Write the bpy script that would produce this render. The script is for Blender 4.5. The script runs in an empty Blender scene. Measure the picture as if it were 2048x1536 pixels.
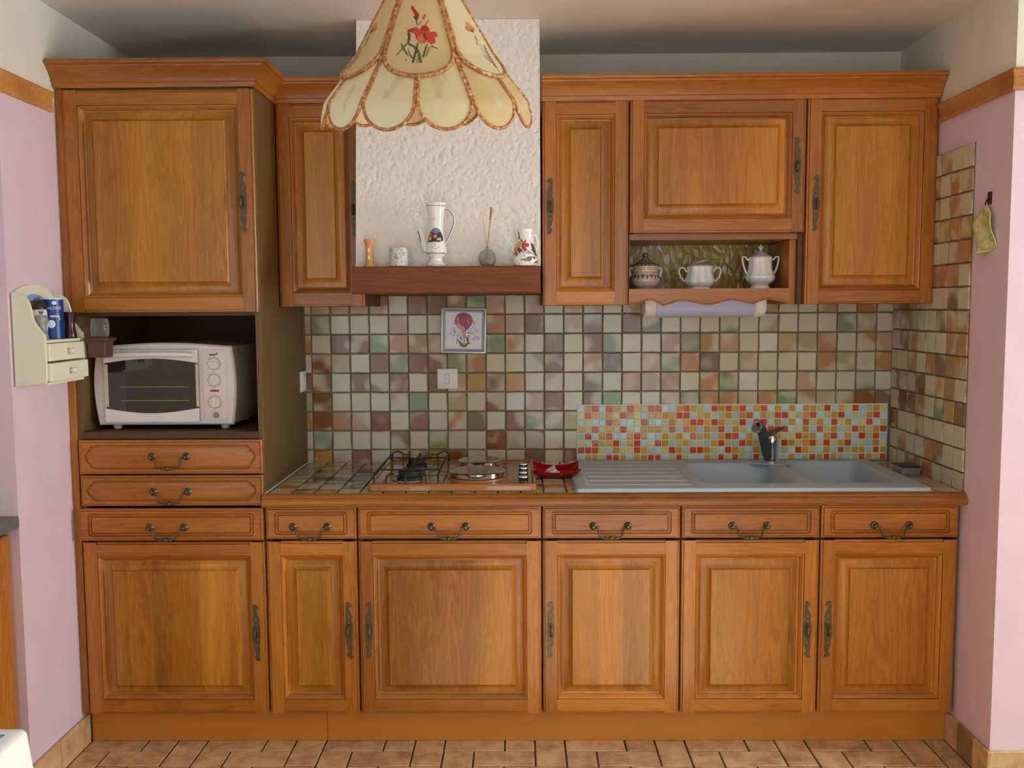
import bpy, bmesh, math, random
import numpy as np
from math import sin, cos, pi, radians, sqrt, atan2, asin
from mathutils import Vector, Matrix, noise

random.seed(7)
SC = bpy.context.scene
COL = SC.collection

# ------------------------------------------------------------------ camera
YAW, PITCH, ROLL, FPX = -0.0099, -0.0834, -0.0054, 1856.15
CAM = Vector((0.8348, -3.5567, 1.4523))
def cam_axes():
    cy, sy, cp, sp = cos(YAW), sin(YAW), cos(PITCH), sin(PITCH)
    f = Vector((sy*cp, cy*cp, sp)); r = Vector((cy, -sy, 0)); u = r.cross(f)
    c, s = cos(ROLL), sin(ROLL)
    return c*r + s*u, -s*r + c*u, f
_r, _u, _f = cam_axes()
cd = bpy.data.cameras.new('camera'); cam = bpy.data.objects.new('camera', cd); COL.objects.link(cam)
cd.sensor_fit = 'HORIZONTAL'; cd.sensor_width = 36.0; cd.lens = FPX/2048*36.0; cd.clip_start = 0.02
cam.matrix_world = Matrix(((_r.x, _u.x, -_f.x, CAM.x), (_r.y, _u.y, -_f.y, CAM.y), (_r.z, _u.z, -_f.z, CAM.z), (0, 0, 0, 1)))
SC.camera = cam

# ------------------------------------------------------------------ world, sun, window daylight, exposure
vs = SC.view_settings
SC.display_settings.display_device = 'sRGB'
vs.view_transform = 'Standard'; vs.look = 'None'; vs.gamma = 1.0; vs.use_curve_mapping = False
vs.exposure = 0.48
SC.cycles.use_denoising = True
SC.cycles.max_bounces = 10; SC.cycles.diffuse_bounces = 6; SC.cycles.sample_clamp_indirect = 6.0
SC.cycles.caustics_reflective = False; SC.cycles.caustics_refractive = False

wd = bpy.data.worlds.new('sky'); SC.world = wd; wd.use_nodes = True
bg = wd.node_tree.nodes['Background']; bg.inputs[0].default_value = (0.66, 0.86, 0.98, 1); bg.inputs[1].default_value = 1.0

SUN_DIR = Vector((-0.14, 1.0, -0.64)).normalized()
sd = bpy.data.lights.new('sun', 'SUN'); sd.energy = 10.0; sd.angle = radians(0.6); sd.color = (0.96, 1.0, 0.90)
so = bpy.data.objects.new('sun', sd); COL.objects.link(so)
so.rotation_euler = SUN_DIR.to_track_quat('-Z', 'Y').to_euler(); so.location = (1.2, -7, 5)

# room shell numbers
YF = -4.20          # wall behind the camera, with two French windows
XL, XR = -2.30, 4.80
WIN_FRONT = [(-1.15, 0.05), (0.80, 2.20)]     # x ranges, 0.03 .. 2.12 high
WIN_RIGHT = (-2.30, -0.88, 0.60, 2.20)          # y0, y1, z0, z1
def area(name, loc, rot, sx, sy, power, col):
    l = bpy.data.lights.new(name, 'AREA'); l.shape = 'RECTANGLE'; l.size = sx; l.size_y = sy; l.energy = power; l.color = col
    o = bpy.data.objects.new(name, l); COL.objects.link(o); o.location = loc; o.rotation_euler = rot
    return o
area('daylight_front_a', (-0.55, YF-0.12, 1.1), (radians(90), 0, 0), 1.2, 2.0, 6, (0.84, 0.96, 0.97))
area('daylight_front_b', (1.50, YF-0.12, 1.1), (radians(90), 0, 0), 1.4, 2.0, 10, (0.84, 0.96, 0.97))
area('daylight_right', (XR+0.12, -1.59, 1.4), (radians(90), 0, radians(90)), 1.42, 1.6, 100, (0.82, 0.96, 0.98))

# ------------------------------------------------------------------ materials
MATS = {}
def srgb(r, g, b):
    def c(v):
        v /= 255.0
        return v/12.92 if v <= 0.04045 else ((v+0.055)/1.055)**2.4
    return (c(r), c(g), c(b), 1.0)
class NT:
    def __init__(s, name):
        s.m = bpy.data.materials.new(name); s.m.use_nodes = True; s.t = s.m.node_tree
        s.b = s.t.nodes['Principled BSDF']; MATS[name] = s.m
    def n(s, typ, **kw):
        nd = s.t.nodes.new(typ)
        for k, v in kw.items():
            if k.startswith('i_'):
                key = k[2:]; nd.inputs[int(key) if key.isdigit() else key.replace('_', ' ')].default_value = v
            else: setattr(nd, k, v)
        return nd
    def l(s, a, b): s.t.links.new(a, b)
    def set(s, **kw):
        for k, v in kw.items(): s.b.inputs[k.replace('_', ' ')].default_value = v
def plain(name, col, rough=0.5, metal=0.0, coat=0.0, **kw):
    N = NT(name); N.set(Base_Color=col, Roughness=rough, Metallic=metal, Coat_Weight=coat)
    for k, v in kw.items(): N.b.inputs[k.replace('_', ' ')].default_value = v
    # faint procedural variation so that no surface is dead flat
    tc = N.n('ShaderNodeTexCoord'); nz = N.n('ShaderNodeTexNoise', i_Scale=9.0, i_Detail=3.0)
    N.l(tc.outputs['Object'], nz.inputs['Vector'])
    hsv = N.n('ShaderNodeHueSaturation'); hsv.inputs['Color'].default_value = col
    mr = N.n('ShaderNodeMapRange'); mr.inputs[3].default_value = 0.93; mr.inputs[4].default_value = 1.07
    N.l(nz.outputs['Fac'], mr.inputs[0]); N.l(mr.outputs[0], hsv.inputs['Value']); N.l(hsv.outputs[0], N.b.inputs['Base Color'])
    return N.m
def wood(name, dark, light, axis='Z', rough=0.34, coat=0.12, staves=False, fig=1.0):
    """varnished oak: fine pores, wavy figure, optional glued staves; grain runs along axis"""
    N = NT(name); N.set(Roughness=rough, Coat_Weight=coat, Coat_Roughness=0.16)
    tc = N.n('ShaderNodeTexCoord'); oi = N.n('ShaderNodeObjectInfo')
    off = N.n('ShaderNodeVectorMath', operation='SCALE'); off.inputs[0].default_value = (31.0, 17.0, 23.0)
    N.l(oi.outputs['Random'], off.inputs['Scale'])
    add = N.n('ShaderNodeVectorMath', operation='ADD'); N.l(tc.outputs['Object'], add.inputs[0]); N.l(off.outputs[0], add.inputs[1])
    g = {'X': (0.045, 1, 1), 'Z': (1, 1, 0.045)}[axis]
    mp = N.n('ShaderNodeVectorMath', operation='MULTIPLY'); mp.inputs[1].default_value = g; N.l(add.outputs[0], mp.inputs[0])
    pores = N.n('ShaderNodeTexNoise', i_Scale=520.0, i_Detail=3.0, i_Roughness=0.6); N.l(mp.outputs[0], pores.inputs['Vector'])
    g2 = {'X': (0.10, 1, 1), 'Z': (1, 1, 0.10)}[axis]
    mp2 = N.n('ShaderNodeVectorMath', operation='MULTIPLY'); mp2.inputs[1].default_value = g2; N.l(add.outputs[0], mp2.inputs[0])
    figure = N.n('ShaderNodeTexNoise', i_Scale=26.0*fig, i_Detail=4.0, i_Roughness=0.55, i_Distortion=1.2); N.l(mp2.outputs[0], figure.inputs['Vector'])
    wv = N.n('ShaderNodeMath', operation='SINE'); ml = N.n('ShaderNodeMath', operation='MULTIPLY'); ml.inputs[1].default_value = 34.0
    N.l(figure.outputs['Fac'], ml.inputs[0]); N.l(ml.outputs[0], wv.inputs[0])
    big = N.n('ShaderNodeTexNoise', i_Scale=5.0, i_Detail=2.0); N.l(mp2.outputs[0], big.inputs['Vector'])
    a1 = N.n('ShaderNodeMath', operation='MULTIPLY_ADD'); a1.inputs[1].default_value = 0.07; N.l(wv.outputs[0], a1.inputs[0]); N.l(big.outputs['Fac'], a1.inputs[2])
    a2 = N.n('ShaderNodeMath', operation='MULTIPLY_ADD'); a2.inputs[1].default_value = 0.20; N.l(pores.outputs['Fac'], a2.inputs[0]); N.l(a1.outputs[0], a2.inputs[2])
    cr = N.n('ShaderNodeValToRGB'); e = cr.color_ramp.elements
    e[0].position = 0.28; e[0].color = dark; e[1].position = 0.94; e[1].color = light
    N.l(a2.outputs[0], cr.inputs[0])
    # per-piece and per-stave tone
    hsv = N.n('ShaderNodeHueSaturation'); N.l(cr.outputs[0], hsv.inputs['Color'])
    mr = N.n('ShaderNodeMapRange'); mr.inputs[3].default_value = 0.82; mr.inputs[4].default_value = 1.16
    if staves:
        sx = N.n('ShaderNodeSeparateXYZ'); N.l(add.outputs[0], sx.inputs[0])
        w1 = N.n('ShaderNodeMath', operation='MULTIPLY'); w1.inputs[1].default_value = 13.0
        N.l(sx.outputs['X'], w1.inputs[0])
        vo = N.n('ShaderNodeTexVoronoi', voronoi_dimensions='1D', i_Scale=1.0, i_Randomness=0.8); N.l(w1.outputs[0], vo.inputs['W'])
        sp = N.n('ShaderNodeSeparateColor'); N.l(vo.outputs['Color'], sp.inputs[0]); N.l(sp.outputs[0], mr.inputs[0])
        mh = N.n('ShaderNodeMapRange'); mh.inputs[3].default_value = 0.498; mh.inputs[4].default_value = 0.507
        N.l(sp.outputs[1], mh.inputs[0]); N.l(mh.outputs[0], hsv.inputs['Hue'])
    else:
        N.l(oi.outputs['Random'], mr.inputs[0])
    N.l(mr.outputs[0], hsv.inputs['Value']); N.l(hsv.outputs[0], N.b.inputs['Base Color'])
    bp = N.n('ShaderNodeBump', i_Strength=0.12, i_Distance=0.001); N.l(a2.outputs[0], bp.inputs['Height']); N.l(bp.outputs[0], N.b.inputs['Normal'])
    return N.m
WD, WL = srgb(126, 66, 10), srgb(202, 130, 42)
wood('wood_v', WD, WL, 'Z'); wood('wood_h', WD, WL, 'X')
wood('wood_panel', srgb(130, 72, 10), srgb(206, 138, 46), 'Z', staves=True)
wood('wood_drawer', srgb(126, 68, 14), srgb(198, 126, 48), 'X')
wood('wood_cornice', srgb(118, 64, 14), srgb(188, 118, 44), 'X')
wood('wood_beam', srgb(88, 40, 6), srgb(156, 82, 24), 'X', rough=0.6, coat=0.0)
wood('wood_valance', srgb(122, 70, 28), srgb(188, 122, 62), 'X', rough=0.36)
wood('wood_rail', srgb(160, 100, 44), srgb(214, 156, 86), 'X', rough=0.5, coat=0.05)
plain('carcass', srgb(106, 78, 40), 0.55)
plain('carcass_inside', srgb(84, 52, 30), 0.6)
plain('plinth_laminate', srgb(192, 122, 42), 0.5)
plain('gap_dark', srgb(45, 26, 14), 0.8)
plain('iron', srgb(90, 82, 64), 0.42, metal=0.5)
plain('iron_bail', srgb(92, 88, 74), 0.32, metal=0.75)
plain('chrome', (0.78, 0.78, 0.78, 1), 0.12, metal=1.0)
plain('steel_brushed', (0.52, 0.52, 0.5, 1), 0.24, metal=1.0)
plain('white_paint', srgb(226, 220, 206), 0.7)
plain('ceiling_paint', srgb(222, 214, 204), 0.85)
plain('pink_paint', srgb(222, 196, 208), 0.7)
plain('white_plastic', srgb(226, 226, 222), 0.35)
plain('oven_white', srgb(228, 220, 218), 0.35)
plain('oven_beige', srgb(206, 186, 164), 0.4)
plain('black_plastic', srgb(24, 24, 26), 0.35)
plain('dark_grey', srgb(52, 54, 58), 0.4)
plain('porcelain', srgb(232, 234, 236), 0.12, coat=0.3)
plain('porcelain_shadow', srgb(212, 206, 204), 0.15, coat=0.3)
plain('navy', srgb(52, 52, 100), 0.3)
plain('grout', srgb(140, 128, 106), 0.85)
plain('white_grout', srgb(228, 232, 228), 0.7)
plain('cream_paint', srgb(232, 226, 202), 0.5)
plain('blue_card', srgb(140, 165, 210), 0.6)
plain('stone_top', srgb(104, 106, 108), 0.4)
plain('enamel_brown', srgb(168, 108, 58), 0.16, coat=0.5)
plain('burner_black', srgb(30, 30, 32), 0.55)
plain('sink_grey', srgb(172, 188, 202), 0.45, coat=0.15)
plain('sink_rim', srgb(208, 220, 230), 0.4, coat=0.15)
plain('red_metal', srgb(160, 28, 20), 0.3)
plain('olive_wood', srgb(212, 152, 82), 0.5)
plain('brown_box', srgb(84, 52, 38), 0.45)
plain('reed', srgb(206, 166, 104), 0.7)
plain('reed_dark', srgb(186, 122, 60), 0.7)
plain('paper_white', srgb(214, 208, 200), 0.8)
plain('tin_blue', srgb(24, 28, 58), 0.3)
plain('salt_blue', srgb(18, 50, 130), 0.35)
plain('text_pale', srgb(210, 225, 235), 0.5)
plain('text_dark_red', srgb(96, 40, 44), 0.5)
plain('text_grey', srgb(150, 140, 140), 0.5)
plain('gold_line', srgb(170, 150, 90), 0.4)
plain('bottle_brown', srgb(58, 34, 28), 0.2)
plain('lid_dark', srgb(58, 38, 34), 0.35)
plain('spout_grey', srgb(66, 70, 74), 0.38)
plain('tube_white', srgb(236, 238, 236), 0.35)
plain('binding_inner', srgb(150, 92, 46), 0.6)
def glassy(name, col, rough=0.05, trans=0.9, ior=1.45):
    N = NT(name); N.set(Base_Color=col, Roughness=rough, Transmission_Weight=trans, IOR=ior); return N.m
def thin_glass(name, tint, diff=0.0):
    N = NT(name); N.set(Base_Color=tint if diff else (0.42, 0.43, 0.43, 1), Roughness=0.05, Specular_IOR_Level=0.8); out = N.t.nodes['Material Output']
    tr = N.n('ShaderNodeBsdfTransparent'); tr.inputs[0].default_value = tint
    lw = N.n('ShaderNodeLayerWeight'); lw.inputs[0].default_value = 0.35
    mr = N.n('ShaderNodeMapRange'); mr.inputs[3].default_value = 0.06+diff; mr.inputs[4].default_value = 0.5; N.l(lw.outputs['Facing'], mr.inputs[0])
    ms = N.n('ShaderNodeMixShader'); N.l(mr.outputs[0], ms.inputs[0]); N.l(tr.outputs[0], ms.inputs[1]); N.l(N.b.outputs[0], ms.inputs[2]); N.l(ms.outputs[0], out.inputs[0])
thin_glass('clear_glass', (0.96, 0.97, 0.97, 1)); thin_glass('grey_glass', srgb(196, 196, 190), 0.25)
glassy('red_glass', srgb(200, 24, 26), 0.06, 0.55)
thin_glass('liquid', srgb(226, 214, 200), 0.35)
# tube diffuser (frosted, unlit)
plain('diffuser', srgb(196, 204, 240), 0.4, Subsurface_Weight=0.2)

def mat_obj_color_glass():
    N = NT('mosaic_glass'); N.set(Roughness=0.06, Specular_IOR_Level=0.32)
    oi = N.n('ShaderNodeObjectInfo'); tc = N.n('ShaderNodeTexCoord')
    nz = N.n('ShaderNodeTexNoise', i_Scale=60.0, i_Detail=2.0); N.l(tc.outputs['Object'], nz.inputs['Vector'])
    hsv = N.n('ShaderNodeHueSaturation'); mr = N.n('ShaderNodeMapRange'); mr.inputs[3].default_value = 0.85; mr.inputs[4].default_value = 1.15
    N.l(oi.outputs['Random'], mr.inputs[0]); N.l(mr.outputs[0], hsv.inputs['Value']); N.l(oi.outputs['Color'], hsv.inputs['Color'])
    N.l(hsv.outputs[0], N.b.inputs['Base Color'])
    bp = N.n('ShaderNodeBump', i_Strength=0.15, i_Distance=0.002); N.l(nz.outputs['Fac'], bp.inputs['Height']); N.l(bp.outputs[0], N.b.inputs['Normal'])
mat_obj_color_glass()
def mat_tile():
    N = NT('glazed_tile'); N.set(Roughness=0.16, Specular_IOR_Level=0.5)
    oi = N.n('ShaderNodeObjectInfo'); tc = N.n('ShaderNodeTexCoord')
    sc = N.n('ShaderNodeVectorMath', operation='SCALE'); sc.inputs[0].default_value = (11.0, 7.0, 19.0); N.l(oi.outputs['Random'], sc.inputs['Scale'])
    ad = N.n('ShaderNodeVectorMath', operation='ADD'); N.l(tc.outputs['Object'], ad.inputs[0]); N.l(sc.outputs[0], ad.inputs[1])
    nz = N.n('ShaderNodeTexNoise', i_Scale=13.0, i_Detail=0.6, i_Roughness=0.4); N.l(ad.outputs[0], nz.inputs['Vector'])
    mr = N.n('ShaderNodeMapRange', interpolation_type='SMOOTHSTEP'); mr.inputs[1].default_value = 0.32; mr.inputs[2].default_value = 0.62
    N.l(nz.outputs['Fac'], mr.inputs[0])
    m1 = N.n('ShaderNodeMath', operation='MULTIPLY'); N.l(mr.outputs[0], m1.inputs[0]); N.l(oi.outputs['Alpha'], m1.inputs[1])
    # soft base share of the glaze colour
    m2 = N.n('ShaderNodeMath', operation='MULTIPLY_ADD', use_clamp=True); m2.inputs[1].default_value = 0.30; N.l(oi.outputs['Alpha'], m2.inputs[0]); N.l(m1.outputs[0], m2.inputs[2])
    mx = N.n('ShaderNodeMix', data_type='RGBA'); mx.inputs['A'].default_value = srgb(206, 198, 172)
    N.l(m2.outputs[0], mx.inputs['Factor']); N.l(oi.outputs['Color'], mx.inputs['B'])
    # burnt rim of the glaze
    sp = N.n('ShaderNodeSeparateXYZ'); N.l(tc.outputs['Object'], sp.inputs[0])
    ax = N.n('ShaderNodeMath', operation='ABSOLUTE'); az = N.n('ShaderNodeMath', operation='ABSOLUTE'); N.l(sp.outputs[0], ax.inputs[0]); N.l(sp.outputs[2], az.inputs[0])
    mm = N.n('ShaderNodeMath', operation='MAXIMUM'); N.l(ax.outputs[0], mm.inputs[0]); N.l(az.outputs[0], mm.inputs[1])
    rm = N.n('ShaderNodeMapRange', interpolation_type='SMOOTHSTEP'); rm.inputs[1].default_value = 0.0300; rm.inputs[2].default_value = 0.0350; N.l(mm.outputs[0], rm.inputs[0])
    n2 = N.n('ShaderNodeTexNoise', i_Scale=14.0); N.l(ad.outputs[0], n2.inputs['Vector'])
    r2 = N.n('ShaderNodeMapRange'); r2.inputs[1].default_value = 0.40; r2.inputs[2].default_value = 0.66; r2.inputs[4].default_value = 0.75; N.l(n2.outputs['Fac'], r2.inputs[0])
    rr = N.n('ShaderNodeMath', operation='MULTIPLY'); N.l(rm.outputs[0], rr.inputs[0]); N.l(r2.outputs[0], rr.inputs[1])
    mx2 = N.n('ShaderNodeMix', data_type='RGBA'); mx2.inputs['B'].default_value = srgb(112, 70, 42)
    N.l(rr.outputs[0], mx2.inputs['Factor']); N.l(mx.outputs['Result'], mx2.inputs['A']); N.l(mx2.outputs['Result'], N.b.inputs['Base Color'])
    n3 = N.n('ShaderNodeTexNoise', i_Scale=45.0, i_Detail=2.0); N.l(ad.outputs[0], n3.inputs['Vector'])
    bp = N.n('ShaderNodeBump', i_Strength=0.15, i_Distance=0.002); N.l(n3.outputs['Fac'], bp.inputs['Height']); N.l(bp.outputs[0], N.b.inputs['Normal'])
mat_tile()
def mat_floor_tile(name, a, b):
    N = NT(name); N.set(Roughness=0.5)
    oi = N.n('ShaderNodeObjectInfo'); tc = N.n('ShaderNodeTexCoord')
    sc = N.n('ShaderNodeVectorMath', operation='SCALE'); sc.inputs[0].default_value = (11.0, 7.0, 19.0); N.l(oi.outputs['Random'], sc.inputs['Scale'])
    ad = N.n('ShaderNodeVectorMath', operation='ADD'); N.l(tc.outputs['Object'], ad.inputs[0]); N.l(sc.outputs[0], ad.inputs[1])
    nz = N.n('ShaderNodeTexNoise', i_Scale=16.0, i_Detail=4.0, i_Roughness=0.6); N.l(ad.outputs[0], nz.inputs['Vector'])
    cr = N.n('ShaderNodeValToRGB'); cr.color_ramp.elements[0].position = 0.3; cr.color_ramp.elements[1].position = 0.62
    cr.color_ramp.elements[0].color = a; cr.color_ramp.elements[1].color = b; N.l(nz.outputs['Fac'], cr.inputs[0])
    hsv = N.n('ShaderNodeHueSaturation'); mr = N.n('ShaderNodeMapRange'); mr.inputs[3].default_value = 0.9; mr.inputs[4].default_value = 1.1
    N.l(oi.outputs['Random'], mr.inputs[0]); N.l(mr.outputs[0], hsv.inputs['Value']); N.l(cr.outputs[0], hsv.inputs['Color']); N.l(hsv.outputs[0], N.b.inputs['Base Color'])
    bp = N.n('ShaderNodeBump', i_Strength=0.2, i_Distance=0.003); N.l(nz.outputs['Fac'], bp.inputs['Height']); N.l(bp.outputs[0], N.b.inputs['Normal'])
mat_floor_tile('floor_tile', srgb(172, 128, 90), srgb(216, 180, 136))
mat_floor_tile('base_tile', srgb(186, 140, 92), srgb(216, 178, 132))
def mat_plaster():
    N = NT('rough_plaster'); N.set(Base_Color=srgb(238, 232, 226), Roughness=0.85)
    tc = N.n('ShaderNodeTexCoord'); nz = N.n('ShaderNodeTexNoise', i_Scale=95.0, i_Detail=4.0, i_Roughness=0.65); N.l(tc.outputs['Object'], nz.inputs['Vector'])
    bp = N.n('ShaderNodeBump', i_Strength=0.35, i_Distance=0.004); N.l(nz.outputs['Fac'], bp.inputs['Height']); N.l(bp.outputs[0], N.b.inputs['Normal'])
mat_plaster()
def mat_floor_far():
    N = NT('floor_far'); N.set(Roughness=0.55)
    tc = N.n('ShaderNodeTexCoord'); br = N.n('ShaderNodeTexBrick', i_Scale=10.0, i_Mortar_Size=0.02)
    br.inputs['Color1'].default_value = srgb(190, 146, 104); br.inputs['Color2'].default_value = srgb(176, 130, 90); br.inputs['Mortar'].default_value = srgb(92, 68, 50)
    br.inputs['Brick Width'].default_value = 2.0; br.inputs['Row Height'].default_value = 1.0
    N.l(tc.outputs['Object'], br.inputs['Vector']); N.l(br.outputs['Color'], N.b.inputs['Base Color'])
mat_floor_far()
plain('floor_grout', srgb(92, 70, 52), 0.9)
def mat_amber():
    N = NT('amber_glass'); N.set(Roughness=0.16, Coat_Weight=0.2, Base_Color=srgb(150, 126, 52))
    tc = N.n('ShaderNodeTexCoord'); mp = N.n('ShaderNodeMapping'); mp.inputs['Rotation'].default_value = (0, 0.5, 0); mp.inputs['Scale'].default_value = (1.6, 1, 0.7)
    N.l(tc.outputs['Object'], mp.inputs[0])
    vo = N.n('ShaderNodeTexVoronoi', feature='DISTANCE_TO_EDGE', i_Scale=26.0); N.l(mp.outputs[0], vo.inputs['Vector'])
    nz = N.n('ShaderNodeTexNoise', i_Scale=7.0); N.l(tc.outputs['Object'], nz.inputs['Vector'])
    cr = N.n('ShaderNodeValToRGB'); cr.color_ramp.elements[0].color = srgb(150, 120, 20); cr.color_ramp.elements[1].color = srgb(212, 180, 84); N.l(nz.outputs['Fac'], cr.inputs[0]); N.l(cr.outputs[0], N.b.inputs['Base Color'])
    bp = N.n('ShaderNodeBump', i_Strength=0.6, i_Distance=0.015); N.l(vo.outputs['Distance'], bp.inputs['Height']); N.l(bp.outputs[0], N.b.inputs['Normal'])
mat_amber()
def mat_paint(name, rough=0.2, coat=0.3, transl=0.0):
    N = NT(name); N.set(Roughness=rough, Coat_Weight=coat)
    at = N.n('ShaderNodeAttribute', attribute_name='paint'); N.l(at.outputs['Color'], N.b.inputs['Base Color'])
    if transl:
        out = N.t.nodes['Material Output']; tr = N.n('ShaderNodeBsdfTranslucent'); N.l(at.outputs['Color'], tr.inputs['Color'])
        ms = N.n('ShaderNodeMixShader'); ms.inputs[0].default_value = transl; N.l(N.b.outputs[0], ms.inputs[1]); N.l(tr.outputs[0], ms.inputs[2]); N.l(ms.outputs[0], out.inputs[0])
mat_paint('painted_ceramic', 0.12, 0.4); mat_paint('painted_print', 0.3, 0.2); mat_paint('parchment', 0.6, 0.0, 0.32)
def mat_binding():
    N = NT('raffia_binding'); N.set(Roughness=0.55)
    tc = N.n('ShaderNodeTexCoord'); nz = N.n('ShaderNodeTexNoise', i_Scale=140.0, i_Detail=1.0); N.l(tc.outputs['Object'], nz.inputs['Vector'])
    cr = N.n('ShaderNodeValToRGB'); e = cr.color_ramp.elements; e[0].position = 0.36; e[0].color = srgb(150, 94, 44); e[1].position = 0.6; e[1].color = srgb(196, 138, 84)
    e2 = cr.color_ramp.elements.new(0.74); e2.color = srgb(226, 196, 154)
    N.l(nz.outputs['Fac'], cr.inputs[0]); N.l(cr.outputs[0], N.b.inputs['Base Color'])
mat_binding()
def mat_bark():
    N = NT('bark_white'); N.set(Roughness=0.8)
    tc = N.n('ShaderNodeTexCoord'); vo = N.n('ShaderNodeTexNoise', i_Scale=85.0, i_Detail=5.0, i_Roughness=0.75, i_Distortion=1.0); N.l(tc.outputs['Object'], vo.inputs['Vector'])
    cr = N.n('ShaderNodeValToRGB'); e = cr.color_ramp.elements; e[0].position = 0.34; e[0].color = srgb(118, 112, 106); e[1].position = 0.5; e[1].color = srgb(214, 216, 212)
    N.l(vo.outputs['Fac'], cr.inputs[0]); N.l(cr.outputs[0], N.b.inputs['Base Color'])
    bp = N.n('ShaderNodeBump', i_Strength=0.7, i_Distance=0.003); N.l(vo.outputs['Fac'], bp.inputs['Height']); N.l(bp.outputs[0], N.b.inputs['Normal'])
mat_bark()
def mat_cloth():
    N = NT('tablecloth'); N.set(Roughness=0.85)
    tc = N.n('ShaderNodeTexCoord'); sp = N.n('ShaderNodeSeparateXYZ'); N.l(tc.outputs['Object'], sp.inputs[0])
    def inside(sock, lim):
        a = N.n('ShaderNodeMath', operation='ABSOLUTE'); N.l(sock, a.inputs[0])
        c = N.n('ShaderNodeMath', operation='LESS_THAN'); c.inputs[1].default_value = lim; N.l(a.outputs[0], c.inputs[0]); return c
    ix = inside(sp.outputs[0], 0.627); iy = inside(sp.outputs[1], 0.477); iz = inside(sp.outputs[2], 0.012)
    m = N.n('ShaderNodeMath', operation='MULTIPLY'); N.l(ix.outputs[0], m.inputs[0]); N.l(iy.outputs[0], m.inputs[1])
    m2 = N.n('ShaderNodeMath', operation='MULTIPLY'); N.l(m.outputs[0], m2.inputs[0]); N.l(iz.outputs[0], m2.inputs[1])
    nz = N.n('ShaderNodeTexNoise', i_Scale=40.0, i_Detail=3.0); N.l(tc.outputs['Object'], nz.inputs['Vector'])
    cr = N.n('ShaderNodeValToRGB'); e = cr.color_ramp.elements; e[0].position = 0.35; e[0].color = srgb(30, 90, 180); e[1].position = 0.65; e[1].color = srgb(110, 180, 230); N.l(nz.outputs['Fac'], cr.inputs[0])
    mx = N.n('ShaderNodeMix', data_type='RGBA'); mx.inputs['A'].default_value = srgb(240, 245, 245); N.l(m2.outputs[0], mx.inputs['Factor']); N.l(cr.outputs[0], mx.inputs['B']); N.l(mx.outputs['Result'], N.b.inputs['Base Color'])
mat_cloth()
def mat_green_cloth():
    N = NT('green_cloth'); N.set(Roughness=0.9)
    tc = N.n('ShaderNodeTexCoord'); nz = N.n('ShaderNodeTexNoise', i_Scale=60.0, i_Detail=3.0); N.l(tc.outputs['Object'], nz.inputs['Vector'])
    cr = N.n('ShaderNodeValToRGB'); e = cr.color_ramp.elements; e[0].position = 0.3; e[0].color = srgb(160, 156, 96); e[1].position = 0.7; e[1].color = srgb(206, 206, 140); N.l(nz.outputs['Fac'], cr.inputs[0]); N.l(cr.outputs[0], N.b.inputs['Base Color'])
mat_green_cloth()
plain('green_hem', srgb(206, 226, 120), 0.8)
def mat_oven_glass():
    N = NT('oven_glass'); N.set(Base_Color=srgb(18, 19, 21), Roughness=0.06, Coat_Weight=0.6, Specular_IOR_Level=0.8)
    return N.m
mat_oven_glass()

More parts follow.
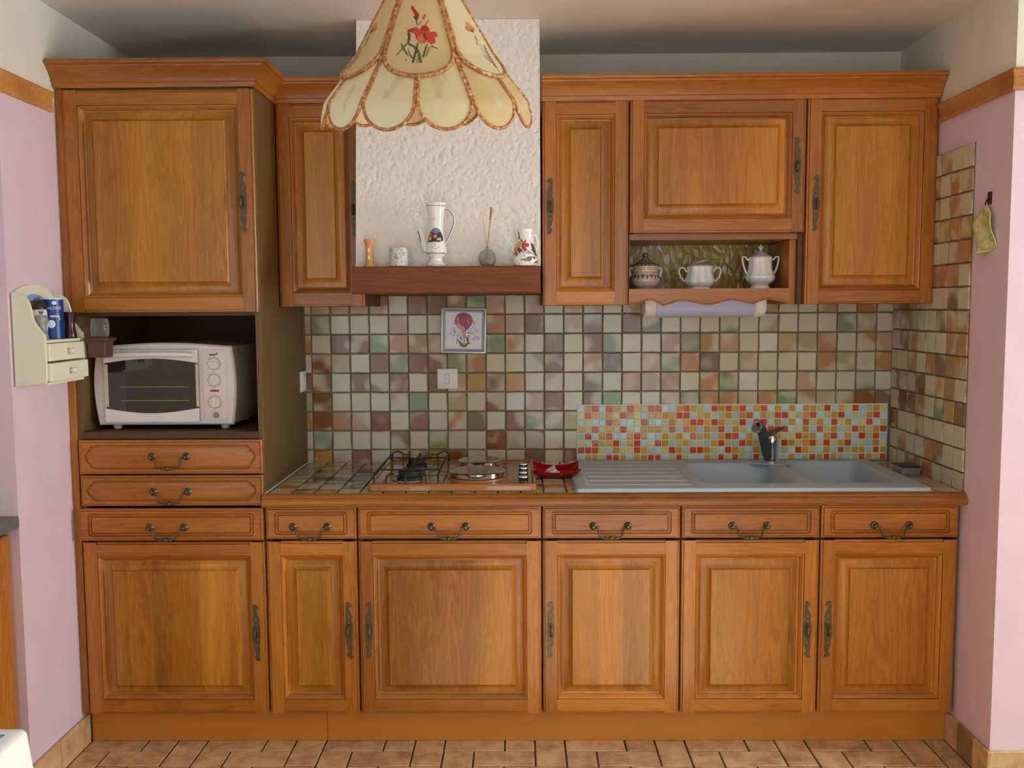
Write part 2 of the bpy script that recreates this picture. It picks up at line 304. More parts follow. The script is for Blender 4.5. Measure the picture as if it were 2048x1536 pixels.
# ------------------------------------------------------------------ mesh helpers
ORG = {}
class MB:
    def __init__(s): s.v, s.f, s.mi = [], [], []
    def add(s, vs, fs, m=0):
        b = len(s.v); s.v += [tuple(p) for p in vs]
        for f in fs: s.f.append([b+i for i in f]); s.mi.append(m)
        return s
    def box(s, x0, x1, y0, y1, z0, z1, m=0):
        v = [(x0,y0,z0),(x1,y0,z0),(x1,y1,z0),(x0,y1,z0),(x0,y0,z1),(x1,y0,z1),(x1,y1,z1),(x0,y1,z1)]
        return s.add(v, [(0,3,2,1),(4,5,6,7),(0,1,5,4),(1,2,6,5),(2,3,7,6),(3,0,4,7)], m)
    def loft(s, rings, cap0=True, cap1=True, closed=True, m=0):
        n = len(rings[0]); v = [p for r in rings for p in r]; f = []
        for k in range(len(rings)-1):
            for i in range(n if closed else n-1):
                j = (i+1) % n; f.append((k*n+i, k*n+j, (k+1)*n+j, (k+1)*n+i))
        if cap0: f.append(tuple(range(n-1, -1, -1)))
        if cap1: f.append(tuple((len(rings)-1)*n+i for i in range(n)))
        return s.add(v, f, m)
    def lathe(s, prof, c=(0,0,0), n=28, axis='z', cap0=True, cap1=True, m=0, sx=1, sy=1):
        R = []
        for r, h in prof:
            ring = []
            for i in range(n):
                a = 2*pi*i/n; p = (r*cos(a)*sx, r*sin(a)*sy, h)
                if axis == 'y': p = (p[0], -h, p[1])
                if axis == 'x': p = (h, p[0], p[1])
                ring.append((c[0]+p[0], c[1]+p[1], c[2]+p[2]))
            R.append(ring)
        return s.loft(R, cap0, cap1, True, m)
    def tube(s, path, r, n=8, caps=True, m=0, closed=False):
        P = [Vector(p) for p in path]; L = len(P); R = []; up = None
        for i, p in enumerate(P):
            if closed: t = P[(i+1) % L]-P[i-1]
            else: t = P[min(i+1, L-1)]-P[max(i-1, 0)]
            t.normalize()
            if up is None:
                up = Vector((0,0,1)) if abs(t.z) < 0.9 else Vector((0,1,0))
            a = t.cross(up)
            if a.length < 1e-6: a = t.orthogonal()
            a.normalize(); b = a.cross(t).normalized(); up = b
            rr = r[i] if isinstance(r, (list, tuple)) else r
            R.append([tuple(p + a*(rr*cos(2*pi*k/n)) + b*(rr*sin(2*pi*k/n))) for k in range(n)])
        if closed: R.append(R[0]); return s.loft(R, False, False, True, m)
        return s.loft(R, caps, caps, True, m)
    def prism(s, poly, y0, y1, m=0):
        return s.loft([[(x, y0, z) for x, z in poly], [(x, y1, z) for x, z in poly]], True, True, True, m)
    def build(s, name, mats, parent=None, org=(0,0,0), bevel=0.0, seg=2, smooth=None, loc=None):
        me = bpy.data.meshes.new(name)
        me.from_pydata([(p[0]-org[0], p[1]-org[1], p[2]-org[2]) for p in s.v], [], s.f)
        mats = [mats] if isinstance(mats, str) else mats
        for m in mats: me.materials.append(MATS[m])
        for i, p in enumerate(me.polygons): p.material_index = s.mi[i]
        bm = bmesh.new(); bm.from_mesh(me)
        bmesh.ops.remove_doubles(bm, verts=bm.verts, dist=1e-6)
        bmesh.ops.recalc_face_normals(bm, faces=bm.faces)
        if bevel:
            ed = [e for e in bm.edges if len(e.link_faces) == 2 and e.calc_face_angle(0) > 0.5]
            bmesh.ops.bevel(bm, geom=ed, offset=bevel, segments=seg, affect='EDGES', profile=0.5, clamp_overlap=True)
        bm.to_mesh(me); bm.free()
        if smooth is not None:
            me.shade_smooth(); me.set_sharp_from_angle(angle=radians(smooth))
        return link(name, me, parent, org)
def link(name, me, parent=None, org=(0,0,0), rot=None):
    o = bpy.data.objects.new(name, me); COL.objects.link(o); place(o, parent, org)
    if rot: o.rotation_euler = rot
    return o
def place(o, parent, org):
    ORG[o.name] = Vector(org)
    if parent is not None:
        o.parent = parent; o.location = Vector(org)-ORG[parent.name]
    else: o.location = org
def tag(o, label, cat, group=None):
    o['label'] = label; o['category'] = cat
    if group: o['group'] = group
    return o
def thing(name, label, cat, org, group=None):
    o = bpy.data.objects.new(name, None); COL.objects.link(o); o.empty_display_size = 0.05; place(o, None, org)
    return tag(o, label, cat, group)
def struct(o): o['kind'] = 'structure'; return o
def lab(o, text): o['label'] = text; return o
def curve_mesh(name, splines, depth):
    """2-D filled outlines (with holes) in x,z extruded along y; front faces -y"""
    cu = bpy.data.curves.new(name, 'CURVE'); cu.dimensions = '2D'; cu.fill_mode = 'BOTH'; cu.extrude = depth/2
    for pts in splines:
        sp = cu.splines.new('POLY'); sp.points.add(len(pts)-1); sp.use_cyclic_u = True
        for p, q in zip(sp.points, pts): p.co = (q[0], q[1], 0, 1)
    return conv(name, cu)
def conv(name, cu):
    ob = bpy.data.objects.new(name, cu); COL.objects.link(ob)
    dg = bpy.context.evaluated_depsgraph_get(); me = bpy.data.meshes.new_from_object(ob.evaluated_get(dg))
    bpy.data.objects.remove(ob); bpy.data.curves.remove(cu)
    for v in me.vertices: x, y, z = v.co; v.co = (x, -z, y)      # stand it up facing -y
    return me
def text_mesh(txt, size, depth=0.0003):
    cu = bpy.data.curves.new('text', 'FONT'); cu.body = txt; cu.size = size; cu.align_x = 'CENTER'; cu.align_y = 'CENTER'; cu.extrude = depth; cu.resolution_u = 3
    return conv('text', cu)
def inpoly(P, poly):
    x, y = P[:, 0], P[:, 1]; c = np.zeros(len(P), bool); n = len(poly); j = n-1
    for i in range(n):
        xi, yi = poly[i]; xj, yj = poly[j]
        if yi != yj:
            c ^= ((yi > y) != (yj > y)) & (x < (xj-xi)*(y-yi)/(yj-yi)+xi)
        j = i
    return c
def seg_mask(P, a, b, w0, w1=None):
    w1 = w0 if w1 is None else w1; a = np.array(a); b = np.array(b); d = b-a
    t = np.clip(((P-a)@d)/max(d@d, 1e-12), 0, 1); q = a+t[:, None]*d
    return np.hypot(*(P-q).T) < w0+(w1-w0)*t
def paint(o, base, layers, coords):
    """point colours: coords (n,2), layers = [(rgb, mask_function or polygon or ('seg',a,b,w0,w1) or ('ell',cx,cy,rx,ry))]"""
    me = o.data; n = len(me.vertices); C = np.tile(np.array(base[:4], float), (n, 1)); P = np.asarray(coords, float)
    for col, sh in layers:
        if callable(sh): m = sh(P)
        elif sh[0] == 'seg': m = seg_mask(P, *sh[1:])
        elif sh[0] == 'ell': m = ((P[:, 0]-sh[1])/sh[3])**2+((P[:, 1]-sh[2])/sh[4])**2 < 1
        else: m = inpoly(P, sh)
        C[m] = col[:4]
    a = me.color_attributes.new('paint', 'FLOAT_COLOR', 'POINT'); a.data.foreach_set('color', C.ravel())

# ------------------------------------------------------------------ the room shell
T = 0.15; XW, XLW, ZC = 2.256, -0.628, 2.390; YPR, YPL = -0.82, -0.915; ZR = 2.095
def wall(name, parts, mats):
    m = MB()
    for p in parts: m.box(*p[:6], m=p[6])
    return struct(m.build(name, mats))
wall_back = wall('wall_back', [(XLW-0.001, XW+0.001, 0.006, T, 0, 1.50, 1), (XLW-0.001, XW+0.001, 0.006, T, 1.50, ZC, 0)], ['white_paint', 'grout'])
wall_left = wall('wall_left', [(XL, XLW, YPL, T, 0, ZR, 1), (XL, XLW, YPL, T, ZR, ZC, 0), (XL-T, XL, YF, T, 0, ZR, 0), (XL-T, XL, YF, T, ZR, ZC, 0)], ['white_paint', 'pink_paint'])
ry0, ry1, rz0, rz1 = WIN_RIGHT
wall_right = wall('wall_right', [(XW, XR, YPR, T, 0, ZR, 1), (XW, XR, YPR, T, ZR, ZC, 0),
    (XR, XR+T, YF, ry0, 0, ZC, 0), (XR, XR+T, ry1, T, 0, ZC, 0), (XR, XR+T, ry0, ry1, 0, rz0, 0), (XR, XR+T, ry0, ry1, rz1, ZC, 0)], ['white_paint', 'pink_paint'])
fp = []; x = XL-T
for a, b in WIN_FRONT:
    fp.append((x, a, YF-T, YF, 0, ZC, 0)); fp.append((a, b, YF-T, YF, 2.10, ZC, 0)); x = b
fp.append((x, XR+T, YF-T, YF, 0, ZC, 0))
wall_front = wall('wall_front', fp, ['white_paint'])
struct(MB().box(XL-T, XR+T, YF-T, T, ZC, ZC+0.12).build('ceiling', 'ceiling_paint'))
floor = struct(MB().box(XL-T, XR+T, -1.25, T, -0.1, -0.004, 1).box(XL-T, XR+T, YF-T, -1.25, -0.1, 0.0, 0).build('floor', ['floor_far', 'floor_grout']))
# window frames behind the camera (light passes between the bars)
def frame_front(name, a, b):
    m = MB(); y0, y1 = YF-0.09, YF-0.03
    for x0, x1, z0, z1 in ((a, a+.05, 0.0, 2.1), (b-.05, b, 0.0, 2.1), (a+.05, b-.05, 2.05, 2.1), (a+.05, b-.05, 0.0, 0.07), ((a+b)/2-.03, (a+b)/2+.03, .07, 2.05)):
        m.box(x0, x1, y0, y1, z0, z1)
    struct(m.build(name, 'white_plastic'))
for i, (a, b) in enumerate(WIN_FRONT): frame_front('window_%d' % (i+1), a, b)
m = MB()
for y0, y1, z0, z1 in ((ry0, ry0+.05, rz0, rz1), (ry1-.05, ry1, rz0, rz1), (ry0+.05, ry1-.05, rz0, rz0+.05), (ry0+.05, ry1-.05, rz1-.05, rz1), ((ry0+ry1)/2-.03, (ry0+ry1)/2+.03, rz0+.05, rz1-.05)):
    m.box(XR+.03, XR+.09, y0, y1, z0, z1)
struct(m.build('window_3', 'white_plastic'))

# picture rails
def rail(name, path):
    prof = [(0, 2.062), (.010, 2.062), (.012, 2.070), (.009, 2.078), (.009, 2.102), (.014, 2.110), (.016, 2.118), (.013, 2.124), (0, 2.124)]
    rings = [[(px+nx*o, py+ny*o, z) for o, z in prof] for px, py, nx, ny in path]
    struct(MB().loft(rings).build(name, 'wood_rail', smooth=25))
rail('trim_1', [(XLW, -0.62, 1, 0), (XLW, YPL, 1, -1), (XL, YPL, 0, -1)])
rail('trim_2', [(XW, -0.352, -1, 0), (XW, YPR, -1, -1), (XR, YPR, 0, -1)])

# floor tiles laid herringbone, 20 x 10 cm
U = 0.1; X0F, Y0F = 0.475, -0.525
def tile_mesh(w, h, t, bev, name):
    m = MB().box(-w/2, w/2, -t, 0, -h/2, h/2); o = m.build(name, 'glazed_tile', bevel=bev, seg=2); me = o.data; bpy.data.objects.remove(o); return me
def floor_mesh(w, d, name):
    o = MB().box(-w/2, w/2, -d/2, d/2, -0.006, 0).build(name, 'floor_tile', bevel=0.0015, seg=1); me = o.data; bpy.data.objects.remove(o); return me
fh, fv = floor_mesh(2*U-.006, U-.006, 'floor_tile_h'), floor_mesh(U-.006, 2*U-.006, 'floor_tile_v')
for r in range(7):
    for c in range(-14, 20):
        k = (c-r) % 4
        if k == 1: me, x, y = fh, X0F+(c+1)*U, Y0F-(r+.5)*U
        elif k == 0: me, x, y = fv, X0F+(c+.5)*U, Y0F-(r+1)*U
        elif k == 3 and r == 0: me, x, y = fv, X0F+(c+.5)*U, Y0F-r*U
        else: continue
        hw_ = U-.003 if me is fh else U/2-.003; sx_ = 1.0
        if y > -0.92:                              # tiles cut to fit between the side walls
            xa, xb = max(x-hw_, XLW+.014), min(x+hw_, XW-.014)
            if xb-xa < .012: continue
            sx_ = (xb-xa)/(2*hw_); x = (xa+xb)/2
        if not (-1.2 < x < 2.5): continue
        o = link('floor_tile', me, floor, (x, y, random.uniform(-.0006, .0006)))
        o.scale = (sx_, 1, 1); o.rotation_euler = (random.uniform(-.003, .003), random.uniform(-.003, .003), random.uniform(-.004, .004))

# tiled baseboards
def basetile(L, name):
    o = MB().box(0, 0.011, -L/2, L/2, 0, 0.098).build(name, 'base_tile', bevel=.0015, seg=1); me = o.data; bpy.data.objects.remove(o); return me
bt = basetile(0.197, 'base_tile')
def baseboard(name, spots):
    root = struct(MB().box(*spots[0]).build(name, 'floor_grout'))
    for (x, y, rz) in spots[1:]:
        o = link('base_tile', bt, root, (x, y, 0)); o.rotation_euler[2] = rz
baseboard('baseboard_left', [(XLW+.0005, XLW+.004, YPL+.01, -0.56, 0, .09), (XLW+.002, -.66, 0), (XLW+.002, -.861, 0)])
baseboard('baseboard_right', [(XW-.004, XW-.0005, YPR+.01, -0.56, 0, .09), (XW-.002, -.645, pi), (XW-.002, -.7275+.0005-.009-.0, pi), (XW+.09, YPR-.002, -pi/2), (XW+.291, YPR-.002, -pi/2), (XW+.492, YPR-.002, -pi/2)])

# ------------------------------------------------------------------ wall tiles
PT = 0.0745
TONE = {'C': (srgb(196, 184, 150), .35), 'W': (srgb(214, 212, 200), .8), 'G': (srgb(130, 146, 102), .85), 'B': (srgb(136, 82, 38), 1.0), 'T': (srgb(176, 130, 80), .9),
        'Y': (srgb(186, 144, 80), 1.0), 'M': (srgb(132, 102, 76), .95), 'P': (srgb(180, 154, 120), .9), 'D': (srgb(66, 30, 26), 1.1), 'K': (srgb(58, 66, 40), 1.1)}
tm = tile_mesh(PT-.0045, PT-.0045, .006, .0016, 'wall_tile')
def put_tile(parent, kind, loc, rot=(0, 0, 0), mesh=None, sc=None):
    o = link('tile', mesh or tm, parent, loc); c, a = TONE[kind]
    o.color = (c[0]*random.uniform(.9, 1.1), c[1]*random.uniform(.9, 1.1), c[2]*random.uniform(.9, 1.1), a)
    j = .006; o.rotation_euler = (rot[0]+random.uniform(-j, j), rot[1]+random.uniform(-j, j), rot[2]+random.uniform(-j, j))
    if sc: o.scale = sc
    return o
BACK = ["TTTTCBMTGPCTCTPCTCPCCTCPCCPCTC",
        "GCCCPCCCCTPBCPMCBMCCCGCPCCCGPC",
        "CMBGTTPCTGTCMCBGCCPGTPCWPPTCTP",
        "BPCBGBBGTCCGBCTMCYGTMCTCCCTPCT",
        "MCBMBCBPYMYCPCMCTPTCTGWCCPCCGC",
        "BCCCPGCPCBWPBCBGCCPGTTPTGTPTBM",
        "BTPBCBPTMCBGTY", "GCCCMCGPCBPBCC", "YPBCBMYBCCCMCB"]
ZT0 = 1.502
for r, row in enumerate(BACK):
    for c, k in enumerate(row):
        put_tile(wall_back, k, (0.0305+PT*(c-.0)+PT/2-.001, 0.0055, ZT0-.0045-PT*(r+.5)+(.0)))
half = tile_mesh(.022, PT-.0055, .006, .0016, 'wall_tile_cut')
for r in range(9):
    put_tile(wall_back, 'CPTCMPTCC'[r], (0.0165, 0.0055, ZT0-.0045-PT*(r+.5)), mesh=half)
# right wall: eight columns low down, three columns up the side of the wall cupboard
MB().box(XW-.0020, XW-.0002, -.602, -.004, .8540, 1.508).box(XW-.0020, XW-.0002, -.602, -.3035, 1.508, 1.9545).build('grout_bed', 'grout', wall_right)
RK = "CCTCPCTYCCPBCTMCCGCTCPCTBCTCCYPC"
for r in range(15):
    for c in range(8):
        z = ZT0+.006-PT*(r-6+.5)
        if z < .86 or (c < 4 and z > 1.50): continue
        k = random.choice(RK)
        put_tile(wall_right, k, (XW-.0021, -.006-PT*(c+.5), z), (0, 0, -pi/2))
# mosaic panel behind the sink
MOS = ["WYOWOYGOYGOOWWYOYGWOYOYOWYOWYWYWYYGOWYGOWGYG", "GOYGYGOYGWYYYYOOWYYWGYWYOWYGOOGGYOWGYOWGWYOW", "WGWWOYWWGOWWGYGYOOYOYGGOWOOWYWYWOGYWOGYWGOWG",
       "YGOGYGOGWYYYGOWOYWYGOWYGWYWOOOWGYWOGYWGOYGYO", "WOWYOWWYOYWWYGYGOGYWYOOWYWGYYGGOYYWYOWYWOGOW", "GWOGYOWYOWGOYWGYWGWYOGWOYGWYWOYGYOGOGYOWGWYG",
       "OOOGWYGGOYWWGOYWOOYGWOYGWYGWWGWOYGWYWOGYYWOY", "WYYGOOYWYYOOWGOGWWYGOGOGWOWGWWYWGOYOYGWGOYGO"]
MC = {'W': srgb(198, 222, 224), 'Y': srgb(222, 164, 56), 'O': srgb(218, 84, 30), 'G': srgb(212, 206, 136)}
mos = thing('mosaic_panel', 'glass mosaic panel of orange, amber, green and pale blue squares behind the sink', 'mosaic', (1.645, 0, .857))
MB().box(1.0485, 2.2405, -.0055, -.0015, .8555, 1.0745).build('grout_sheet', 'white_grout', mos, (1.645, 0, .857), bevel=.0015, seg=1)
chm = MB().box(-.0115, .0115, -.0045, 0, -.0115, .0115).build('chip', 'mosaic_glass', bevel=.0014, seg=2); chip = chm.data; bpy.data.objects.remove(chm)
pc = (2.2375-1.0515)/44; rest = MB(); nchip = 0
for r, row in enumerate(MOS):
    for c, k in enumerate(row):
        x, z = 1.0515+pc*(c+.5), 1.0715-.0268*(r+.5)
        if r == 7 or (r == 6 and c >= 36):      # the chips beyond three hundred
            rest.box(x-.0115, x+.0115, -.0095, -.0052, z-.0115, z+.0115, m='WYOG'.index(k))
        else:
            o = link('chip', chip, mos, (x, -.0052, z)); cc = MC[k]; o.color = cc
            o.rotation_euler = (random.uniform(-.03, .03), 0, random.uniform(-.03, .03))
for k in 'WYOG':
    plain('chip_'+k, MC[k], 0.1, coat=.6)
o = rest.build('chips', ['chip_W', 'chip_Y', 'chip_O', 'chip_G'], mos, (1.645, 0, .857), bevel=.0014, seg=1); o['kind'] = 'stuff'

# ------------------------------------------------------------------ cabinet parts
FR = [(0, -.022), (0, -.006), (.002, -.004), (.0058, -.0036), (.0062, -.0062), (.0074, -.0062), (.0078, 0), (.046, 0), (.0462, -.0068), (.0476, -.0068), (.0480, -.0036), (.0510, -.0044), (.055, -.0075), (.0595, -.0130), (.0610, -.0165), (.066, -.0175), (.066, -.022)]
PN = [(.063, -.022), (.063, -.0195), (.069, -.0195), (.080, -.0175), (.088, -.0135), (.0940, -.0080), (.0955, -.0052), (.0960, .0000), (.0970, .0008)]
def plate_splines():
    out = [(590,185),(610,195),(640,185),(640,230),(648,330),(640,400),(652,470),(640,540),(655,600),(660,660),(662,740),(655,840),(660,880),(640,930),(648,1000),(635,1060),(615,1120),(600,1180),(640,1195),(625,1250),(590,1290),(570,1300),(555,1285),(525,1295),(530,1250),(555,1220),(540,1150),(530,1080),(545,1000),(525,930),(540,880),(520,840),(522,740),(520,660),(525,600),(545,555),(525,500),(535,440),(570,370),(590,310),(575,265),(530,290),(545,235)]
    f = lambda x, y: ((x-590)/5856, (742-y)/5856)
    ell = lambda cx, cy, rx, ry: [f(cx+rx*cos(2*pi*i/12), cy+ry*sin(2*pi*i/12)) for i in range(12)]
    return [[f(*p) for p in out], ell(592, 480, 18, 36), ell(590, 598, 24, 26), ell(590, 882, 24, 20), ell(600, 1000, 15, 34)]
def make_pull(mirror):
    me = curve_mesh('door_pull', plate_splines(), .0022)
    bm = bmesh.new(); bm.from_mesh(me)
    m = MB(); pts = [(0.0, -.001, .016), (.001, -.011, .013), (.0025, -.0155, .006), (.003, -.0165, -.003), (.003, -.015, -.012), (.002, -.009, -.018), (.0, -.001, -.0195)]
    m.tube(pts, [.0030, .0032, .0042, .0052, .0046, .0034, .0030], 10)
    m.lathe([(.0075, 0), (.0065, .004)], (0, 0, .015), 12, 'y')
    b = [bm.verts.new(p) for p in m.v]
    for f in m.f: bm.faces.new([b[i] for i in f])
    if mirror:
        for v in bm.verts: v.co.x = -v.co.x
    bmesh.ops.recalc_face_normals(bm, faces=bm.faces); bm.to_mesh(me); bm.free(); me.materials.clear(); me.materials.append(MATS['iron'])
    me.shade_smooth(); me.set_sharp_from_angle(angle=radians(35)); return me
PULL = {'L': make_pull(False), 'R': make_pull(True)}
def make_bail():
    m = MB(); s = .0560
    for sg in (-1, 1):
        m.lathe([(.0125, 0), (.0128, .002), (.0105, .0045), (.009, .006), (.0055, .0075), (.005, .013), (.0062, .016), (.0050, .0195), (0.0005, .0205)], (sg*s, 0, 0), 16, 'y')
    path = [(-s, -.014, -.001), (-s+.010, -.016, -.002), (-s+.0165, -.018, -.010), (-s+.018, -.019, -.022), (-s+.023, -.020, -.032), (-s+.034, -.020, -.0355)]
    full = path+[(0, -.020, -.036)]+[(-x, y, z) for x, y, z in reversed(path)]
    m.tube(full, .0031, 8)
    for x, r in ((-.017, .0056), (-.009, .0046), (0, .0074), (.009, .0046), (.017, .0056)):
        m.lathe([(.0026, -r), (r*.8, -r*.6), (r, 0), (r*.8, r*.6), (.0026, r)], (x, -.020, -.036), 12, 'x')
    o = m.build('bail_handle', 'iron_bail', smooth=45); me = o.data; bpy.data.objects.remove(o); return me
BAIL = make_bail()

def door(parent, x0, x1, z0, z1, yf, side=None, hx=None, hz=None):
    W, H = x1-x0, z1-z0; org = ((x0+x1)/2, yf, (z0+z1)/2)
    m = MB(); rings = []
    for d, h in PN: rings.append([(x0+d, yf-h, z0+d), (x1-d, yf-h, z0+d), (x1-d, yf-h, z1-d), (x0+d, yf-h, z1-d)])
    m.loft(rings, True, True)
    dr = m.build('door', 'wood_panel', parent, org, smooth=20)
    for sx, ox in ((1, x0), (-1, x1)):                      # stiles: butt ends, mitred moulding
        e0 = [(ox+sx*d, yf-h, z0+(0 if d <= .0461 else d)) for d, h in FR]
        e1 = [(ox+sx*d, yf-h, z1-(0 if d <= .0461 else d)) for d, h in FR]
        MB().loft([e0, e1]).build('stile', 'wood_v', dr, (ox, yf, org[2]), smooth=22)
    for sz, oz in ((1, z0), (-1, z1)):
        q = lambda d: max(d, .0462)
        e0 = [(x0+q(d), yf-h, oz+sz*d) for d, h in FR]; e1 = [(x1-q(d), yf-h, oz+sz*d) for d, h in FR]
        MB().loft([e0, e1]).build('rail', 'wood_h', dr, (org[0], yf, oz), smooth=22)
    if side:
        lab(link('handle', PULL[side], dr, (hx, yf-.0012, hz)), 'pierced iron door pull')
    return dr
def rr(x0, x1, z0, z1, ix, iz, r, y, n=5):
    x0 += ix; x1 -= ix; z0 += iz; z1 -= iz; P = []
    for cx, cz, a0 in ((x1-r, z0+r, -90), (x1-r, z1-r, 0), (x0+r, z1-r, 90), (x0+r, z0+r, 180)):
        for i in range(n+1):
            a = radians(a0+90*i/n); P.append((cx+r*cos(a), y, cz+r*sin(a)))
    return P
def plaque(x0, x1, z0, z1, ix, iz, y, n=5):
    """bracket-ended outline with 24 points, same order as rr"""
    x0 += ix; x1 -= ix; z0 += iz; z1 -= iz; h = (z1-z0)/2; zc = (z0+z1)/2; P = []
    prof = [(-.030, -1), (-.022, -.93), (-.017, -.78), (-.013, -.58), (-.0045, -.36), (0, 0)]
    P += [(x1+a, y, zc+b*h) for a, b in prof]
    P += [(x1+a, y, zc-b*h) for a, b in reversed(prof)]
    P += [(x0-a, y, zc-b*h) for a, b in prof]
    P += [(x0-a, y, zc+b*h) for a, b in reversed(prof)]
    return P
def drawer(parent, x0, x1, z0, z1, yf, hx, hz, fancy=False):
    org = ((x0+x1)/2, yf, (z0+z1)/2); R = []
    for ix, iz, r, h in ((0, 0, .0005, -.020), (0, 0, .0005, -.006), (.002, .002, .001, -.004), (.0058, .0058, .001, -.0036), (.0062, .0062, .001, -.0060), (.0074, .0074, .001, -.0060), (.0078, .0078, .001, 0)):
        R.append(rr(x0, x1, z0, z1, ix, iz, r, yf-h))
    if fancy:
        for ix, iz, h in ((.020, .016, 0), (.0205, .0165, -.0065), (.0220, .0180, -.0065), (.0228, .0188, -.0036), (.0255, .0210, -.0036), (.028, .0235, -.0006), (.030, .0250, 0)):
            R.append(plaque(x0, x1, z0, z1, ix, iz, yf-h))
    else:
        for ix, iz, r, h in ((.028, .0145, .011, 0), (.0284, .0149, .0108, -.0065), (.0300, .0165, .0102, -.0065), (.0305, .0170, .0100, -.0035), (.0325, .0185, .009, -.0035), (.0355, .021, .006, -.0010), (.0385, .024, .003, -.0012), (.0389, .0244, .0028, -.0060), (.0402, .0257, .0024, -.0060), (.0420, .0275, .002, 0)):
            R.append(rr(x0, x1, z0, z1, ix, iz, r, yf-h))
    dr = MB().loft(R, True, True).build('drawer', 'wood_drawer', parent, org, smooth=20)
    lab(link('handle', BAIL, dr, (hx, yf, hz)), 'dark metal bail handle')
    return dr

# ------------------------------------------------------------------ base cabinets
G = .0028
DZ0, DZ1, WZ0, WZ1 = .117, .694, .7015, .807
BASES = [(0.0, .30, 'R', .268, .148, 'narrow oak base cabinet with one drawer beside the tall cabinet'),
         (.30, .90, 'L', .333, .598, 'widest oak base cabinet with drawer below the hob'),
         (.90, 1.35, 'L', .927, 1.122, 'oak base cabinet with drawer below the sink drainer'),
         (1.35, 1.80, 'R', 1.764, 1.571, 'oak base cabinet with drawer below the tap and first sink bowl'),
         (1.80, 2.25, 'L', 1.830, 2.027, 'oak base cabinet with drawer in the right corner by the pink wall')]
for a, b, side, hx, bx, text in BASES:
    t = thing('base_cabinet', text, 'cabinet', ((a+b)/2, -.3, .114), 'oak base cabinets under the worktop')
    m = MB()
    zt_ = .700 if b > 1.4 else .8085             # side panels cut down for the sink bowls
    for xa, xb in ((a+.001, a+.018), (b-.018, b-.001)):
        m.box(xa, xb, -.540, -.003, .1145, zt_); m.box(xa, xb, -.578, -.5401, .1145, .8085)
    m.box(a+.018, b-.018, -.578, -.003, .1145, .132); m.box(a+.018, b-.018, -.02, -.003, .132, .8085)
    m.box(a+.018, b-.018, -.575, -.50, .690, .706, 1); m.box(a+.018, b-.018, -.575, -.56, .795, .8085, 1)
    m.build('body', ['carcass_inside', 'gap_dark'], t, ((a+b)/2, -.3, .114))
    door(t, a+G, b-G-(.004 if b > 2.2 else 0), DZ0, DZ1, -.600, side, hx, .398)
    drawer(t, a+G, b-G-(.004 if b > 2.2 else 0), WZ0, WZ1, -.600, bx, .743)

# ------------------------------------------------------------------ tall cabinet
TC = thing('tall_cabinet', 'tall oak cabinet with oven niche, three drawers and two doors against the left wall', 'cabinet', (-.31, -.3, 0.114))
ORT = (-.31, -.3, .114)
m = MB()
m.box(-.018, -.0005, -.579, -.002, .1145, 2.140)                                  # right side panel
m.build('side_panel', 'carcass', TC, ORT, bevel=.0008, seg=1)
m = MB(); m.box(-.604, -.588, -.579, -.002, .1145, 2.140); m.build('side_panel', 'carcass', TC, ORT)
lab(MB().box(-.6265, -.6045, -.588, -.560, .1145, 2.140).build('filler_strip', 'wood_v', TC, ORT, bevel=.001, seg=1), 'narrow oak strip against the pink wall')
m = MB(); m.box(-.588, -.018, -.02, -.002, .1145, 2.14); m.build('back_panel', 'carcass_inside', TC, ORT)
lab(MB().box(-.5875, -.0185, -.585, -.021, 1.0300, 1.0530).build('niche_shelf', 'carcass_inside', TC, ORT, bevel=.001, seg=1), 'dark shelf under the toaster oven')
MB().box(-.5875, -.0185, -.575, -.021, 1.428, 1.446).build('niche_board', 'carcass_inside', TC, ORT)
MB().box(-.5875, -.0185, -.575, -.021, .690, .706).build('divider', 'gap_dark', TC, ORT)
MB().box(-.5875, -.0185, -.575, -.021, 2.118, 2.140).build('top_panel', 'carcass', TC, ORT)
door(TC, -.602, -.003, 1.440, 2.134, -.600, 'R', -.040, 1.786)
door(TC, -.598, -.003, .1165, .693, -.600, 'R', -.036, .390)
drawer(TC, -.598, -.003, .9175, 1.0285, -.600, -.303, .975, True)
drawer(TC, -.596, -.003, .8125, .9125, -.600, -.302, .860, True)
drawer(TC, -.600, -.004, .7005, .8055, -.612, -.313, .745)

# ------------------------------------------------------------------ wall cabinets
def wallcab(a, b, z0, z1, text, side, hx, hz, dz0=None):
    t = thing('wall_cabinet', text, 'cabinet', ((a+b)/2, -.17, z0), 'oak wall cabinets'); org = ((a+b)/2, -.17, z0)
    m = MB(); m.box(a+.001, a+(.004 if dz0 else .018), -.328, -.003, z0, z1); m.box(b-.018, b-.001, -.328, -.003, z0, z1)
    m.box(a+.018, b-.018, -.328, -.003, (dz0 or z0), (dz0 or z0)+.018); m.box(a+.018, b-.018, -.328, -.003, z1-.018, z1)
    m.box(a+.018, b-.018, -.012, -.003, (dz0 or z0)+.018, z1-.018)
    m.build('body', 'carcass_inside', t, org)
    door(t, a+G, b-G, (dz0 or z0)+.001, z1+.004, -.350, side, hx, hz)
    return t
wallcab(.001, .299, 1.455, 2.138, 'narrow oak wall cabinet between the tall cabinet and the plaster hood', 'R', .266, 1.787)
wallcab(.908, 1.206, 1.455, 2.141, 'narrow oak wall cabinet right of the plaster hood', 'L', .936, 1.792)
R2 = wallcab(1.206, 1.806, 1.455, 2.143, 'wide oak wall cabinet with an open shelf of crockery below its door', 'R', 1.775, 1.922, 1.699)
wallcab(1.806, 2.250, 1.455, 2.145, 'oak wall cabinet at the far right over the tiled corner', 'L', 1.840, 1.797)
o2 = (1.506, -.17, 1.455)
MB().box(1.2105, 1.7875, -.322, -.003, 1.678, 1.6985).build('niche_board', 'wood_valance', R2, o2)
